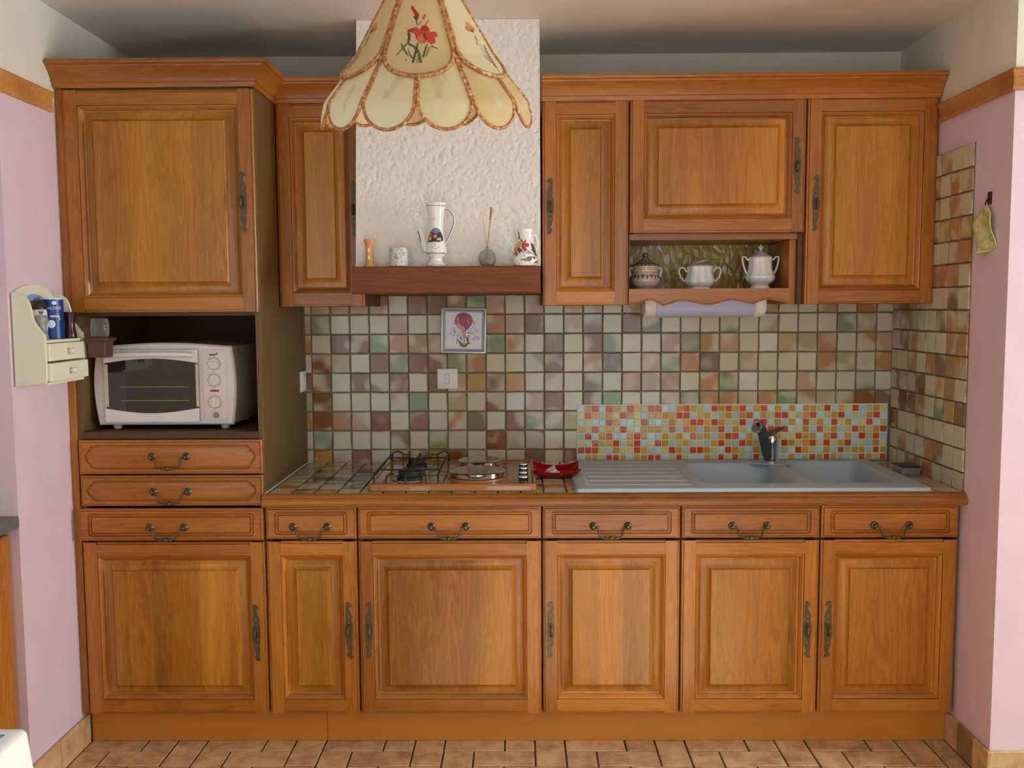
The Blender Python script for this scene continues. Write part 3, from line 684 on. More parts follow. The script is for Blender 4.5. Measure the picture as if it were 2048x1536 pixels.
lab(MB().box(1.2105, 1.7875, -.034, -.022, 1.5105, 1.6775).build('amber_pane', 'amber_glass', R2, o2), 'crinkled amber glass at the back of the shelf')
MB().box(1.7635, 1.7875, -.312, -.0345, 1.4555, 1.6775).build('cheek', 'wood_v', R2, o2, bevel=.001, seg=1)
MB().box(1.2105, 1.763, -.328, -.0345, 1.494, 1.5100).build('shelf', 'wood_valance', R2, o2)
def smooth_pts(pts, k=4):
    P = [Vector((a, b, 0)) for a, b in pts]; out = []
    for i in range(len(P)-1):
        p0, p1, p2, p3 = P[max(i-1, 0)], P[i], P[i+1], P[min(i+2, len(P)-1)]
        for j in range(k):
            t = j/k; q = 0.5*((2*p1)+(p2-p0)*t+(2*p0-5*p1+4*p2-p3)*t*t+(3*p1-p0-3*p2+p3)*t**3); out.append((q.x, q.y))
    out.append((P[-1].x, P[-1].y)); return out
c1 = smooth_pts([(1.2075, 1.4515), (1.231, 1.458), (1.269, 1.468), (1.291, 1.469), (1.311, 1.460), (1.326, 1.450)])
c2 = smooth_pts([(1.326, 1.450), (1.350, 1.457), (1.383, 1.467), (1.409, 1.466), (1.443, 1.459), (1.480, 1.4525), (1.513, 1.458), (1.550, 1.468), (1.569, 1.469), (1.602, 1.462), (1.637, 1.454)])
c3 = smooth_pts([(1.637, 1.454), (1.661, 1.465), (1.687, 1.471), (1.720, 1.466), (1.762, 1.455)])
edge = c1+c2[1:]+c3[1:]
m = MB()
# board: front face, bottom edge, back face
A = [(x, -.334, 1.5100) for x, z in edge]; B = [(x, -.334, z+.0055) for x, z in edge]; Cc = [(x, -.339, z+.0035) for x, z in edge]; D = [(x, -.3395, z+.0005) for x, z in edge]; E_ = [(x, -.333, z) for x, z in edge]; F_ = [(x, -.3285, z) for x, z in edge]; H_ = [(x, -.3285, 1.5100) for x, z in edge]
m.loft([list(q) for q in zip(A, B, Cc, D, E_, F_, H_)], True, True)
lab(m.build('valance', 'wood_valance', R2, o2, smooth=30), 'scalloped board with a moulded lower edge')

# cornices
CP = [(-.012, -.006), (.010, -.006), (.013, 0), (.014, .008), (.018, .010), (.022, .022), (.031, .034), (.041, .045), (.048, .050), (.050, .055), (.058, .058), (.0605, .064), (.059, .070), (-.012, .070)]
def cornice(name, path, text):
    rings = [[(px+nx*o, py+ny*o, pz+z) for o, z in CP] for px, py, pz, nx, ny in path]
    tag(MB().loft(rings).build(name, 'wood_cornice', smooth=20), text, 'moulding')
cornice('cornice', [(XLW+.003, -.592, 2.146, 0, -1), (-.006, -.592, 2.147, 1, -1), (-.006, -.345, 2.147, 1, -1), (.298, -.345, 2.147, 0, -1)], 'oak cornice stepping from the tall cabinet back to the narrow cabinet')
cornice('cornice', [(.909, -.345, 2.148, 0, -1), (XW-.004, -.345, 2.151, 0, -1)], 'straight oak cornice over the cabinets right of the plaster hood')

# plinth
PL = thing('plinth', 'plain brown kick board along the floor under the cabinets', 'plinth', (.8, -.55, 0))
for a, b in ((XLW+.014, .178), (.1795, XW-.014)):
    MB().box(a, b, -.552, -.536, .001, .1140).build('board', 'plinth_laminate', PL, (.8, -.55, 0), bevel=.0006, seg=1)

# ------------------------------------------------------------------ worktop
WT = thing('worktop', 'tiled worktop with a rounded wooden front edge', 'worktop', (1.12, -.3, .81)); ow = (1.12, -.3, .81)
XE = 2.2535
HX0, HX1, HY0, HY1 = .350, .870, -.560, -.115       # hob cut-out
SX0, SX1, SY0, SY1 = 1.030, 2.130, -.575, -.075     # sink cut-out
m = MB()
for q in ((.001, HX0, -.6, 0), (HX0, HX1, -.6, HY0), (HX0, HX1, HY1, 0), (HX1, SX0, -.6, 0), (SX0, SX1, -.6, SY0), (SX0, SX1, SY1, 0), (SX1, XE, -.6, 0)):
    m.box(q[0], q[1], q[2], q[3], .8100, .8478)
m.build('bed', 'grout', WT, ow)
nose = [(-.6005, .8110), (-.622, .8110), (-.6285, .8140), (-.6320, .8200), (-.6330, .8270), (-.6310, .8350), (-.6270, .8400), (-.6225, .8420), (-.6205, .8455), (-.6160, .8500), (-.6090, .8525), (-.6005, .8530)]
lab(MB().loft([[(x, y, z) for y, z in nose] for x in (.0005, XE+.0005)]).build('edge_moulding', 'wood_cornice', WT, ow, smooth=30), 'rounded wooden nosing')
lab(MB().box(.0005, .006, -.60, -.001, .8500, .8534).build('sealant', 'white_grout', WT, ow), 'white bead of sealant')
tw = tile_mesh(PT-.005, PT-.005, .006, .0014, 'worktop_tile')
WK = "CPTBCTYMCPTC"; DARK = {(1, 2): 'D', (1, 4): 'D', (2, 4): 'D', (1, 5): 'M', (3, 2): 'K', (3, 3): 'K', (3, 4): 'K', (3, 5): 'K', (4, 5): 'K', (2, 2): 'T', (3, 6): 'M', (0, 1): 'T', (2, 6): 'C', (1, 6): 'C', (0, 7): 'C', (1, 7): 'B', (2, 7): 'T', (3, 7): 'P'}
for c in range(30):
    for r in range(8):
        x, y = .008+PT*(c+.5)+.004, -.004-PT*(r+.5)
        if .36+.036 < x < .86-.036 and -.55 < y < -.15: continue
        if SX0+.036 < x < SX1-.036 and -.56 < y < -.10: continue
        if x > SX0-.03 and x < SX1+.03 and -.57 < y < -.09 and not (x < SX0+.0 or x > SX1-.0): continue
        if c >= 14 and r == 0 and c < 28: continue
        put_tile(WT, DARK.get((c, r), WK[(c*5+r*7+c*r) % 12]), (x, y, .8475), (-pi/2, 0, 0), tw)

# ------------------------------------------------------------------ plaster hood with beam
HD = thing('range_hood', 'white rough plaster chimney hood above a dark wooden beam', 'hood', (.6, -.3, 1.49)); oh = (.6, -.3, 1.49)
nx, nz = 200, 270; V = []; F = []
def yface(z): return -.528+(z-1.582)*(.095/.808)
for j in range(nz+1):
    for i in range(nx+1):
        x = .300+.600*i/nx; z = 1.5805+(ZC-.001-1.5805)*j/nz
        p = Vector((x*78, z*78, 3.1)); q = Vector((x*45, z*45, 9.0))
        n1 = noise.noise(p)*.75+noise.noise(p*1.9)*.35
        d = -.0085*max(0, n1-.16)+.0022*min(0, n1+.1)*-1+.0018*noise.noise(q)
        ed = min(i, nx-i)/2.0; d *= min(1, .3+ed)
        V.append((x, yface(z)-d, z))
for j in range(nz):
    for i in range(nx): a = j*(nx+1)+i; F.append((a, a+1, a+nx+2, a+nx+1))
m = MB().add(V, F)
for s, x in ((0, .300), (nx, .900)):
    L = [V[j*(nx+1)+s] for j in range(nz+1)]; b = [(x, -.001, p[2]) for p in L]
    m.loft([L, b], False, False, closed=False)
m.build('plaster_body', 'rough_plaster', HD, oh, smooth=60)
MB().box(.302, .898, -.50, -.001, 1.497, 1.5800).build('hood_base', 'carcass_inside', HD, oh)
bm_ = MB(); rings = []
for i in range(25):
    x = .300+.598*i/24; w = .0016*noise.noise(Vector((x*14, 2, 0))); w2 = .0016*noise.noise(Vector((x*11, 7, 0)))
    rings.append([(x, -.500, 1.4945), (x, -.602+w, 1.4945+w2), (x, -.606+w, 1.4985+w2), (x, -.606+w, 1.576), (x, -.602, 1.5800), (x, -.500, 1.5800)])
lab(bm_.loft(rings).build('beam', 'wood_beam', HD, oh, smooth=30), 'dark rustic wooden beam')

# ------------------------------------------------------------------ hob
HB = thing('hob', 'caramel enamel hob with two gas burners and two round electric plates', 'hob', (.61, -.345, .853)); ob = (.61, -.345, .853)
hx0, hx1, hy0, hy1 = .332, .884, -.588, -.092; R = []
for ins, z, r in ((.004, .8537, .018), (.0, .858, .020), (.0, .872, .020), (.004, .8775, .018), (.010, .8785, .014), (.013, .8765, .012), (.016, .8740, .010)):
    ring = rr(hx0, hx1, hy0, hy1, ins, ins, r, 0); R.append([(p[0], p[2], z) for p in ring])
MB().loft(R).build('tray', 'enamel_brown', HB, ob, smooth=35)
for cx, cy, rad in ((.458, -.470, .040), (.455, -.225, .034)):
    m = MB().lathe([(rad+.020, .8735), (rad+.018, .8765), (rad+.004, .8775)], (cx, cy, 0), 32); 
    lab(m.build('burner_bowl', 'steel_brushed', HB, ob, smooth=40), 'round steel burner seat')
    m = MB().lathe([(rad+.004, .8765), (rad+.004, .884), (rad-.004, .890), (rad-.004, .897), (rad, .8985), (rad-.002, .903), (rad-.012, .9045), (.004, .9045)], (cx, cy, 0), 32)
    lab(m.build('gas_burner', 'burner_black', HB, ob, smooth=35), 'black gas burner cap')
m = MB()
for x in (.352, .562): m.tube([(x, -.562, .876), (x, -.560, .9035), (x, -.556, .9065), (x, -.13, .9065), (x, -.126, .9035), (x, -.124, .876)], .0033, 8)
for cy in (-.470, -.225):
    for dx, dy in ((1, 0), (-1, 0), (0, 1), (0, -1)):
        ex = .562 if dx > 0 else .352
        if dx: m.tube([(ex, cy, .9065), (.457+dx*.022, cy, .9065), (.457+dx*.019, cy, .9035)], .0028, 7)
        else: m.tube([(.457, cy+dy*.110, .876), (.457, cy+dy*.108, .9065), (.457, cy+dy*.022, .9065)], .0028, 7)
for x, y in ((.392, -.562), (.522, -.562), (.392, -.124), (.522, -.124)):
    m.tube([(x, y, .876), (x, y, .902), (x+(.457-x)*.35, y+(-.35-y)*.10, .9065)], .0026, 7)
m.tube([(.352, -.124, .9065), (.372, -.114, .914), (.392, -.124, .9065)], .0028, 7); m.tube([(.522, -.124, .902), (.545, -.114, .915), (.562, -.124, .9065)], .0028, 7)
lab(m.build('pan_support', 'burner_black', HB, ob, smooth=45), 'black wire pan support')
for cx, cy, rad in ((.684, -.437, .0945), (.683, -.218, .0760)):
    lab(MB().lathe([(rad+.008, .8735), (rad+.006, .8795), (rad-.004, .8810)], (cx, cy, 0), 48).build('plate_ring', 'enamel_brown', HB, ob, smooth=40), 'enamel ring')
    m = MB().lathe([(rad-.006, .8805), (rad, .883), (rad+.001, .8970), (rad-.0015, .8995), (rad-.006, .9003)], (cx, cy, 0), 64, cap1=False)
    lab(m.build('plate_cover_rim', 'chrome', HB, ob, smooth=40), 'chrome rim of the plate cover')
    m = MB().lathe([(rad-.0058, .9002), (rad*.5, .9008), (.001, .9010)], (cx, cy, 0), 64, cap0=False)
    lab(m.build('plate_cover_top', 'steel_brushed', HB, ob, smooth=40), 'brushed steel plate cover')
for i, y in enumerate((-.500, -.418, -.335, -.252)):
    k = MB().lathe([(.0165, .8738), (.0168, .884), (.0155, .8855)], (.841, y, 0), 24).build('control_knob', 'black_plastic', HB, ob, smooth=30)
    MB().lathe([(.0160, .8856), (.0152, .8890), (.013, .8900), (.001, .8903)], (.841, y, 0), 24).build('knob_cap', 'chrome', k, ob, smooth=40)

# ------------------------------------------------------------------ sink
SK = thing('sink', 'grey composite sink with two bowls and a ribbed drainer', 'sink', (1.58, -.32, .853)); os_ = (1.58, -.32, .853)
sx0, sx1, sy0, sy1 = 1.008, 2.156, -.604, -.048
bowls = [(1.432, 1.752, -.520, -.122), (1.800, 2.095, -.520, -.085)]
m = MB(); rim = [(.0, .8537, .014), (-.0, .858, .014), (.004, .8645, .012), (.012, .8660, .010)]
R = [[(p[0], p[2], z) for p in rr(sx0, sx1, sy0, sy1, i, i, r, 0)] for i, z, r in rim]
m.loft(R, False, False)
# deck: plates around drainer and bowls, at one level
xs = [sx0+.012, 1.050, 1.405, 1.432, 1.752, 1.800, 2.095, sx1-.012]; ya, yb = sy0+.012, sy1-.012
def deck(x0, x1, y0, y1): m.add([(x0, y0, .866), (x1, y0, .866), (x1, y1, .866), (x0, y1, .866)], [(0, 1, 2, 3)])
deck(xs[0], 1.050, ya, yb); deck(1.050, 1.405, ya, -.560); deck(1.050, 1.405, -.095, yb); deck(1.405, 1.432, ya, yb)
deck(1.432, 1.752, ya, -.520); deck(1.432, 1.752, -.122, yb); deck(1.752, 1.800, ya, yb); deck(1.800, 2.095, ya, -.520); deck(1.800, 2.095, -.085, yb); deck(2.095, xs[-1], ya, yb)
m.build('deck', 'sink_grey', SK, os_)
# drainer well with raised ribs
m = MB(); fw = [(1.050, -.560), (1.405, -.560), (1.405, -.095), (1.050, -.095)]
m.loft([[(x, y, .866) for x, y in fw], [(x+(.008 if x < 1.2 else -.008), y+(.008 if y < -.3 else -.008), .8625) for x, y in fw]], False, True)
lab(m.build('drainer', 'sink_grey', SK, os_), 'sunken ribbed drainer')
for i in range(6):
    y = -.525+.075*i
    MB().box(1.062, 1.396, y-.0013, y+.0013, .8622, .8642).build('rib', 'sink_rim', SK, os_, bevel=.0008, seg=1)
for (a, b, c, d) in bowls:
    m = MB(); R = []
    for ins, z, r in ((0, .866, .030), (.004, .862, .034), (.010, .840, .040), (.022, .760, .045), (.034, .722, .050), (.060, .712, .050)):
        R.append([(p[0], p[2], z) for p in rr(a, b, c, d, ins, ins, r, 0)])
    m.loft(R, False, True)
    # corners between square cut-out and rounded lip
    q = rr(a, b, c, d, 0, 0, .030, 0); k = 6
    for ci, (cx, cy) in enumerate(((b, c), (b, d), (a, d), (a, c))):
        arc = [(p[0], p[2], .866) for p in q[ci*k:(ci+1)*k]]; m.add([(cx, cy, .866)]+arc, [(0, i+1, i+2) for i in range(k-1)])
    bw = m.build('bowl', 'sink_grey', SK, os_, smooth=40)
    MB().lathe([(.040, .7125), (.038, .715), (.020, .7135), (.001, .7135)], ((a+b)/2, (c+d)/2, 0), 24).build('drain', 'chrome', bw, os_, smooth=40)
# tap ledge
m = MB().lathe([(.088, .8662), (.084, .869), (.070, .8695), (.001, .8695)], (1.766, -.122, 0), 40, sx=1.0, sy=.55)
m.build('tap_ledge', 'sink_grey', SK, os_, smooth=35)

# tap
TP = thing('tap', 'single lever mixer tap with a dark grey spout behind the sink', 'tap', (1.760, -.135, .8695)); ot = (1.760, -.135, .8695)
MB().lathe([(.026, .8697), (.026, .876), (.0215, .880), (.0215, .920), (.0225, .9215), (.0225, .957), (.0205, .966), (.016, .972), (.001, .974)], (1.766, -.122, 0), 32).build('body', 'chrome', TP, ot, smooth=35)
pth = [(1.752, -.130, .884), (1.742, -.150, .905), (1.728, -.176, .945), (1.712, -.206, .985), (1.696, -.236, 1.012), (1.684, -.258, 1.024), (1.674, -.276, 1.025)]
MB().tube(pth, [.014, .0175, .0182, .0182, .0178, .0172, .0160], 16).build('spout', 'spout_grey', TP, ot, smooth=50)
m = MB().tube([(1.676, -.272, 1.026), (1.668, -.286, 1.022), (1.662, -.297, 1.014)], [.0165, .0172, .0160], 18); m.build('spout_head', 'chrome', TP, ot, smooth=40)
lv = MB().loft([[(1.752, -.140, .968), (1.752, -.104, .968), (1.752, -.104, .976), (1.752, -.140, .976)], [(1.772, -.146, .976), (1.772, -.098, .976), (1.772, -.098, .990), (1.772, -.146, .990)],
               [(1.790, -.140, .986), (1.790, -.104, .986), (1.790, -.104, .997), (1.790, -.140, .997)], [(1.812, -.132, .996), (1.812, -.112, .996), (1.812, -.112, 1.000), (1.812, -.132, 1.000)]])
lab(lv.build('lever', 'spout_grey', TP, ot, bevel=.003, seg=3, smooth=50), 'dark lever with a chrome tip')
MB().lathe([(.0035, 0), (.0035, .001)], (1.772, -.1445, .948), 10, 'y').build('mark', 'black_plastic', TP, ot)

# ------------------------------------------------------------------ small things on the worktop
DS = thing('square_dish', 'red glass square dish with upturned corners beside the hob', 'dish', (.957, -.315, .8535)); od = (.957, -.315, .8535)
m = MB(); n = 16; top = []; half_ = .083
def dish(u, v, off):
    r = max(abs(u), abs(v)); c = abs(u*v); z = .8545+.022*r**4+.016*c**3
    return (.957+u*half_*(1-.06*(1-c)*r), -.315+v*half_*(1-.06*(1-c)*r), z+off)
for off in (0.0, .004):
    vv = [dish(-1+2*i/n, -1+2*j/n, off) for j in range(n+1) for i in range(n+1)]
    m.add(vv, [(j*(n+1)+i, j*(n+1)+i+1, (j+1)*(n+1)+i+1, (j+1)*(n+1)+i) for j in range(n) for i in range(n)])
N1 = (n+1)**2; bd = [i for i in range(n+1)]+[j*(n+1)+n for j in range(1, n+1)]+[n*(n+1)+i for i in range(n-1, -1, -1)]+[j*(n+1) for j in range(n-1, 0, -1)]
for a, b in zip(bd, bd[1:]+bd[:1]): m.f.append([a, b, N1+b, N1+a]); m.mi.append(0)
m.build('dish_body', 'red_glass', DS, od, smooth=50)
PK = thing('paper_packet', 'crumpled white paper packet lying in the red dish', 'packet', (.950, -.325, .859)); op = (.950, -.325, .859)
m = MB(); m.add([(.918, -.300, .8605), (.955, -.290, .8605), (.972, -.320, .8610), (.935, -.335, .8610), (.920, -.302, .874), (.952, -.296, .892), (.956, -.318, .880), (.936, -.330, .872)], [(0, 1, 2, 3), (0, 1, 5, 4), (1, 2, 6, 5), (2, 3, 7, 6), (3, 0, 4, 7), (4, 5, 6, 7)])
m.build('wrapper', 'paper_white', PK, op)
m = MB(); m.add([(.935, -.352, .8605), (.968, -.345, .8605), (.970, -.325, .8612), (.937, -.330, .8612), (.933, -.352, .874), (.966, -.346, .876), (.968, -.340, .876), (.936, -.346, .874)], [(0, 1, 2, 3), (0, 1, 5, 4), (1, 2, 6, 5), (2, 3, 7, 6), (3, 0, 4, 7), (4, 5, 6, 7)])
m.build('torn_flap', 'paper_white', PK, op)
TB = thing('soap_box', 'small clear box with dark blue lid in the worktop corner', 'box', (2.198, -.29, .8535)); otb = (2.198, -.29, .8535)
MB().box(2.166, 2.230, -.335, -.245, .8538, .878).build('base', 'grey_glass', TB, otb, bevel=.003, seg=2, smooth=40)
MB().box(2.163, 2.233, -.338, -.242, .8783, .8815).build('trim_band', 'chrome', TB, otb, bevel=.001, seg=1)
MB().box(2.165, 2.231, -.336, -.244, .8818, .887).build('lid', 'tin_blue', TB, otb, bevel=.0015, seg=2, smooth=40)

# ------------------------------------------------------------------ switch, socket, balloon picture, strip light
SW = thing('light_switch', 'white rocker switch on the tiles under the balloon picture', 'switch', (.552, -.004, 1.177)); osw = (.552, -.004, 1.177)
MB().box(.5125, .5915, -.0120, -.0010, 1.138, 1.216).build('plate', 'white_plastic', SW, osw, bevel=.003, seg=3, smooth=40)
MB().box(.545, .559, -.0165, -.0118, 1.160, 1.194).build('rocker', 'white_plastic', SW, osw, bevel=.0012, seg=2)
m = MB()
for z0, z1, x0, x1 in ((1.1585, 1.1598, .5435, .5605), (1.1942, 1.1955, .5435, .5605), (1.1598, 1.1942, .5435, .5448), (1.1598, 1.1942, .5592, .5605)): m.box(x0, x1, -.0124, -.0118, z0, z1)
m.build('surround', 'text_grey', SW, osw)
SO = thing('wall_socket', 'white round power socket on the side of the tall cabinet', 'socket', (.006, -.045, 1.173)); oso = (.006, -.045, 1.173)
MB().box(.0002, .0095, -.083, -.010, 1.134, 1.211).build('plate', 'white_plastic', SO, oso, bevel=.002, seg=2, smooth=40)
MB().lathe([(.021, .0096), (.021, .0115), (.0185, .0115), (.018, .0098), (.001, .0098)], (0, -.046, 1.173), 24, 'x').build('well', 'white_plastic', SO, oso, smooth=35)
for dy in (-.0095, .0095): MB().lathe([(.0026, .0099), (.0026, .0103)], (0, -.046+dy, 1.173), 10, 'x').build('hole', 'black_plastic', SO, oso)
PX, PZ = .616, 1.3615
PC = thing('framed_tile_picture', 'small silver framed picture of a pink balloon over clouds', 'picture', (PX, -.004, PZ)); PC.rotation_euler[1] = radians(1.3); opc = (PX, -.004, PZ)
hw = .0875; R = []
for ins, y in ((.0, -.0008), (0, -.010), (.002, -.0135), (.007, -.0145), (.010, -.0125), (.0125, -.0150), (.0145, -.0120), (.0150, -.0085)):
    R.append([(PX-hw+ins, y, PZ-hw+ins), (PX+hw-ins, y, PZ-hw+ins), (PX+hw-ins, y, PZ+hw-ins), (PX-hw+ins, y, PZ+hw-ins)])
plain('silver_frame', srgb(176, 182, 186), .35, metal=.5)
MB().loft(R, True, False).build('frame', 'silver_frame', PC, opc, smooth=20)
def grid(n, mfun):
    V = [mfun(-1+2*i/n, -1+2*j/n) for j in range(n+1) for i in range(n+1)]
    return MB().add(V, [(j*(n+1)+i, j*(n+1)+i+1, (j+1)*(n+1)+i+1, (j+1)*(n+1)+i) for j in range(n) for i in range(n)])
hi = .0735
pr = grid(150, lambda u, v: (PX+u*hi, -.0090, PZ+v*hi)).build('print', 'painted_print', PC, opc)
def zz(pts): return [((x-718)/450.0, (795-y)/450.0) for x, y in pts]       # print coordinates, -1..1
def ell(cx, cy, rx, ry, n=28, a0=0): return [(cx+rx*cos(2*pi*i/n), cy+ry*sin(2*pi*i/n)) for i in range(n)]
PINK, PINKD, PINKL = srgb(168, 62, 90), srgb(110, 32, 54), srgb(222, 150, 176)
lay = [(srgb(206, 216, 240), zz([(345, 895), (420, 800), (430, 730), (500, 715), (560, 760), (640, 830), (600, 905), (470, 900)])), (srgb(226, 232, 246), zz([(430, 860), (460, 790), (540, 790), (600, 850), (520, 890)])),
       (srgb(206, 216, 240), zz([(800, 840), (860, 740), (940, 690), (1000, 700), (1020, 750), (1075, 765), (1070, 820), (980, 845)])), (srgb(226, 232, 246), zz([(880, 800), (940, 730), (1000, 770), (960, 820)])),
       (srgb(176, 192, 230), zz([(900, 1020), (930, 960), (1010, 920), (1080, 930), (1100, 980), (1060, 1035), (1000, 1000), (930, 1020)])), (srgb(232, 236, 248), zz([(1000, 965), (1040, 950), (1060, 980), (1020, 995)])),
       (PINK, zz([(520, 640), (505, 560), (530, 470), (600, 400), (715, 375), (830, 400), (905, 470), (930, 560), (905, 650), (840, 740), (780, 800), (760, 900), (745, 1090), (720, 1090), (700, 900), (670, 810), (590, 740)])),
       (PINKD, zz([(530, 500), (600, 410), (715, 378), (830, 402), (900, 480), (800, 450), (700, 440), (600, 455)])),
       (PINKL, zz([(530, 640), (600, 620), (680, 690), (750, 740), (748, 900), (740, 1080), (720, 1080), (700, 880), (665, 800), (590, 730)])), (PINKL, zz([(560, 500), (600, 480), (620, 600), (570, 600)])), (srgb(206, 120, 146), zz([(770, 520), (820, 560), (860, 640), (800, 650), (775, 580)]))]
dk = srgb(50, 24, 36)
for a, b, w in (((605, 480), (620, 620), 7), ((620, 620), (660, 660), 9), ((755, 470), (765, 560), 8), ((765, 560), (820, 655), 9), ((510, 620), (505, 670), 5), ((540, 620), (575, 660), 5), ((920, 570), (990, 605), 6), ((935, 600), (965, 655), 8), ((610, 485), (755, 490), 4)):
    lay.append((dk, ('seg', zz([a])[0], zz([b])[0], w/450)))
lay += [(srgb(96, 76, 42), zz([(560, 1000), (620, 1030), (680, 1080), (720, 1100), (790, 1100), (840, 1070), (900, 1080), (830, 1120), (780, 1180), (700, 1185), (650, 1150), (620, 1090)])), (srgb(214, 170, 120), zz([(690, 1080), (770, 1080), (765, 1125), (700, 1125)])),
        (srgb(40, 60, 140), zz([(630, 940), (665, 940), (680, 1010), (650, 1020)])), (srgb(44, 24, 50), zz([(780, 940), (830, 950), (835, 1080), (800, 1090)])), (srgb(226, 222, 200), zz([(840, 890), (880, 900), (895, 1050), (840, 1060)])), (srgb(190, 120, 70), zz([(820, 890), (860, 900), (855, 950), (825, 930)])),
        (srgb(40, 60, 60), ('seg', zz([(810, 840)])[0], zz([(990, 885)])[0], .024, .006)), (srgb(110, 76, 60), ('seg', zz([(495, 790)])[0], zz([(525, 870)])[0], .025, .02)), (srgb(228, 224, 200), zz([(560, 820), (640, 810), (680, 880), (600, 900)])), (srgb(60, 60, 90), ('seg', zz([(440, 910)])[0], zz([(790, 930)])[0], .008)), (srgb(70, 60, 60), ('seg', zz([(565, 960)])[0], zz([(565, 1110)])[0], .014)), (srgb(50, 60, 110), zz([(610, 1165), (640, 1130), (650, 1165)]))]
co = np.array([v.co[:] for v in pr.data.vertices]); pc2 = np.stack([co[:, 0]/hi, co[:, 2]/hi], 1)
lay.append((srgb(120, 120, 150), lambda P: (np.maximum(abs(P[:, 0]), abs(P[:, 1])) > .945) & (np.maximum(abs(P[:, 0]), abs(P[:, 1])) < .962)))
paint(pr, srgb(236, 234, 240), lay, pc2)

TL = thing('tube_light', 'white strip light with frosted cover under the scalloped shelf', 'light', (1.495, -.2, 1.494)); otl = (1.495, -.2, 1.494)
def tubering(x, s=1.0): return [(x, -.165+.060*s*cos(a), 1.447+.038*s*sin(a)) for a in [radians(180+180*i/14) for i in range(15)]]+[(x, -.105, 1.4935), (x, -.225, 1.4935)]
MB().loft([tubering(1.320, .94), tubering(1.330), tubering(1.665), tubering(1.675, .94)]).build('cover', 'diffuser', TL, otl, smooth=40)
for a, b in ((1.280, 1.3195), (1.6755, 1.712)): MB().loft([tubering(a, .90), tubering(a+.006, 1.0), tubering(b-.006, 1.0), tubering(b, .96)]).build('end_cap', 'tube_white', TL, otl, smooth=35)

# ------------------------------------------------------------------ toaster oven
OV = thing('toaster_oven', 'white toaster oven with glass door and three dials in the niche', 'oven', (-.335, -.37, 1.0535)); oo = (-.335, -.37, 1.0535)
ox0, ox1, oz0, oz1, oyf, oyb = -.563, -.117, 1.068, 1.327, -.520, -.215
def body_ring(y, ins):                       # bowed outline
    P = []; n = 8
    for i in range(n+1): t = i/n; P.append((ox0+ins+(ox1-ox0-2*ins)*t, y, oz0+ins))
    for i in range(1, n+1): t = i/n; P.append((ox1-ins+.012*sin(pi*t), y, oz0+ins+(oz1-oz0-2*ins)*t))
    for i in range(1, n+1): t = i/n; P.append((ox1-ins-(ox1-ox0-2*ins)*t, y, oz1-ins+.012*sin(pi*t)))
    for i in range(1, n): t = i/n; P.append((ox0+ins-.014*sin(pi*t), y, oz1-ins-(oz1-oz0-2*ins)*t))
    return P
MB().loft([body_ring(oyb, .010), body_ring(oyb-.01, .002), body_ring(oyf+.02, .002)]).build('housing', 'oven_beige', OV, oo, smooth=35)
MB().loft([body_ring(oyf+.0195, .0), body_ring(oyf+.006, .0), body_ring(oyf, .005)]).build('fascia', 'oven_white', OV, oo, smooth=35)
dx0, dx1, dz0, dz1 = -.532, -.226, 1.080, 1.316; yd = oyf-.0005
dr = MB().box(dx0, dx1, yd-.010, yd, dz0, dz1).build('door', 'oven_glass', OV, oo, bevel=.002, seg=2)
def arcband(z_out, z_mid, z_end, x0, x1, y0, y1):
    n = 14; A = [(x0+(x1-x0)*i/n, z_end+(z_mid-z_end)*sin(pi*i/n)) for i in range(n+1)]
    return A+[(x1, z_out), (x0, z_out)]
MB().prism(arcband(dz1+.001, 1.2885, 1.2735, dx0-.002, dx1+.002, 0, 0), yd-.016, yd-.0102).build('arched_band', 'oven_white', dr, oo, bevel=.001, seg=1)
MB().prism(arcband(dz0-.001, 1.1085, 1.1255, dx0-.002, dx1+.002, 0, 0), yd-.015, yd-.0102).build('arched_band', 'oven_white', dr, oo, bevel=.001, seg=1)
MB().box(dx0-.002, dx0+.010, yd-.013, yd-.0102, 1.130, 1.270).build('trim_strip', 'oven_beige', dr, oo)
MB().box(dx1-.006, dx1+.002, yd-.013, yd-.0102, 1.130, 1.270).build('trim_strip', 'oven_beige', dr, oo)
h = MB().tube([(dx0+.006, yd-.030, 1.3005), (dx0+.05, yd-.034, 1.3030), ((dx0+dx1)/2, yd-.036, 1.3035), (dx1-.05, yd-.034, 1.3030), (dx1-.008, yd-.030, 1.3005)], [.008, .0085, .0085, .0085, .008], 12)
h.box(dx0+.012, dx0+.022, yd-.030, yd-.0155, 1.297, 1.304); h.box(dx1-.024, dx1-.014, yd-.030, yd-.0155, 1.297, 1.304)
h.build('handle', 'oven_white', dr, oo, smooth=45)
for z in (1.150, 1.195): lab(MB().box(dx0+.05, dx1-.03, yd-.0112, yd-.0101, z-.0008, z+.0008).build('rack_line', 'gold_line', dr, oo), 'metal rack seen through the glass')
MB().loft([rr(-.213, -.136, 1.083, 1.317, 0, 0, .006, yd), rr(-.213, -.136, 1.083, 1.317, 0, 0, .006, yd-.0012), rr(-.213, -.136, 1.083, 1.317, .0015, .0015, .005, yd-.002)]).build('control_panel', 'oven_white', OV, oo, smooth=30)
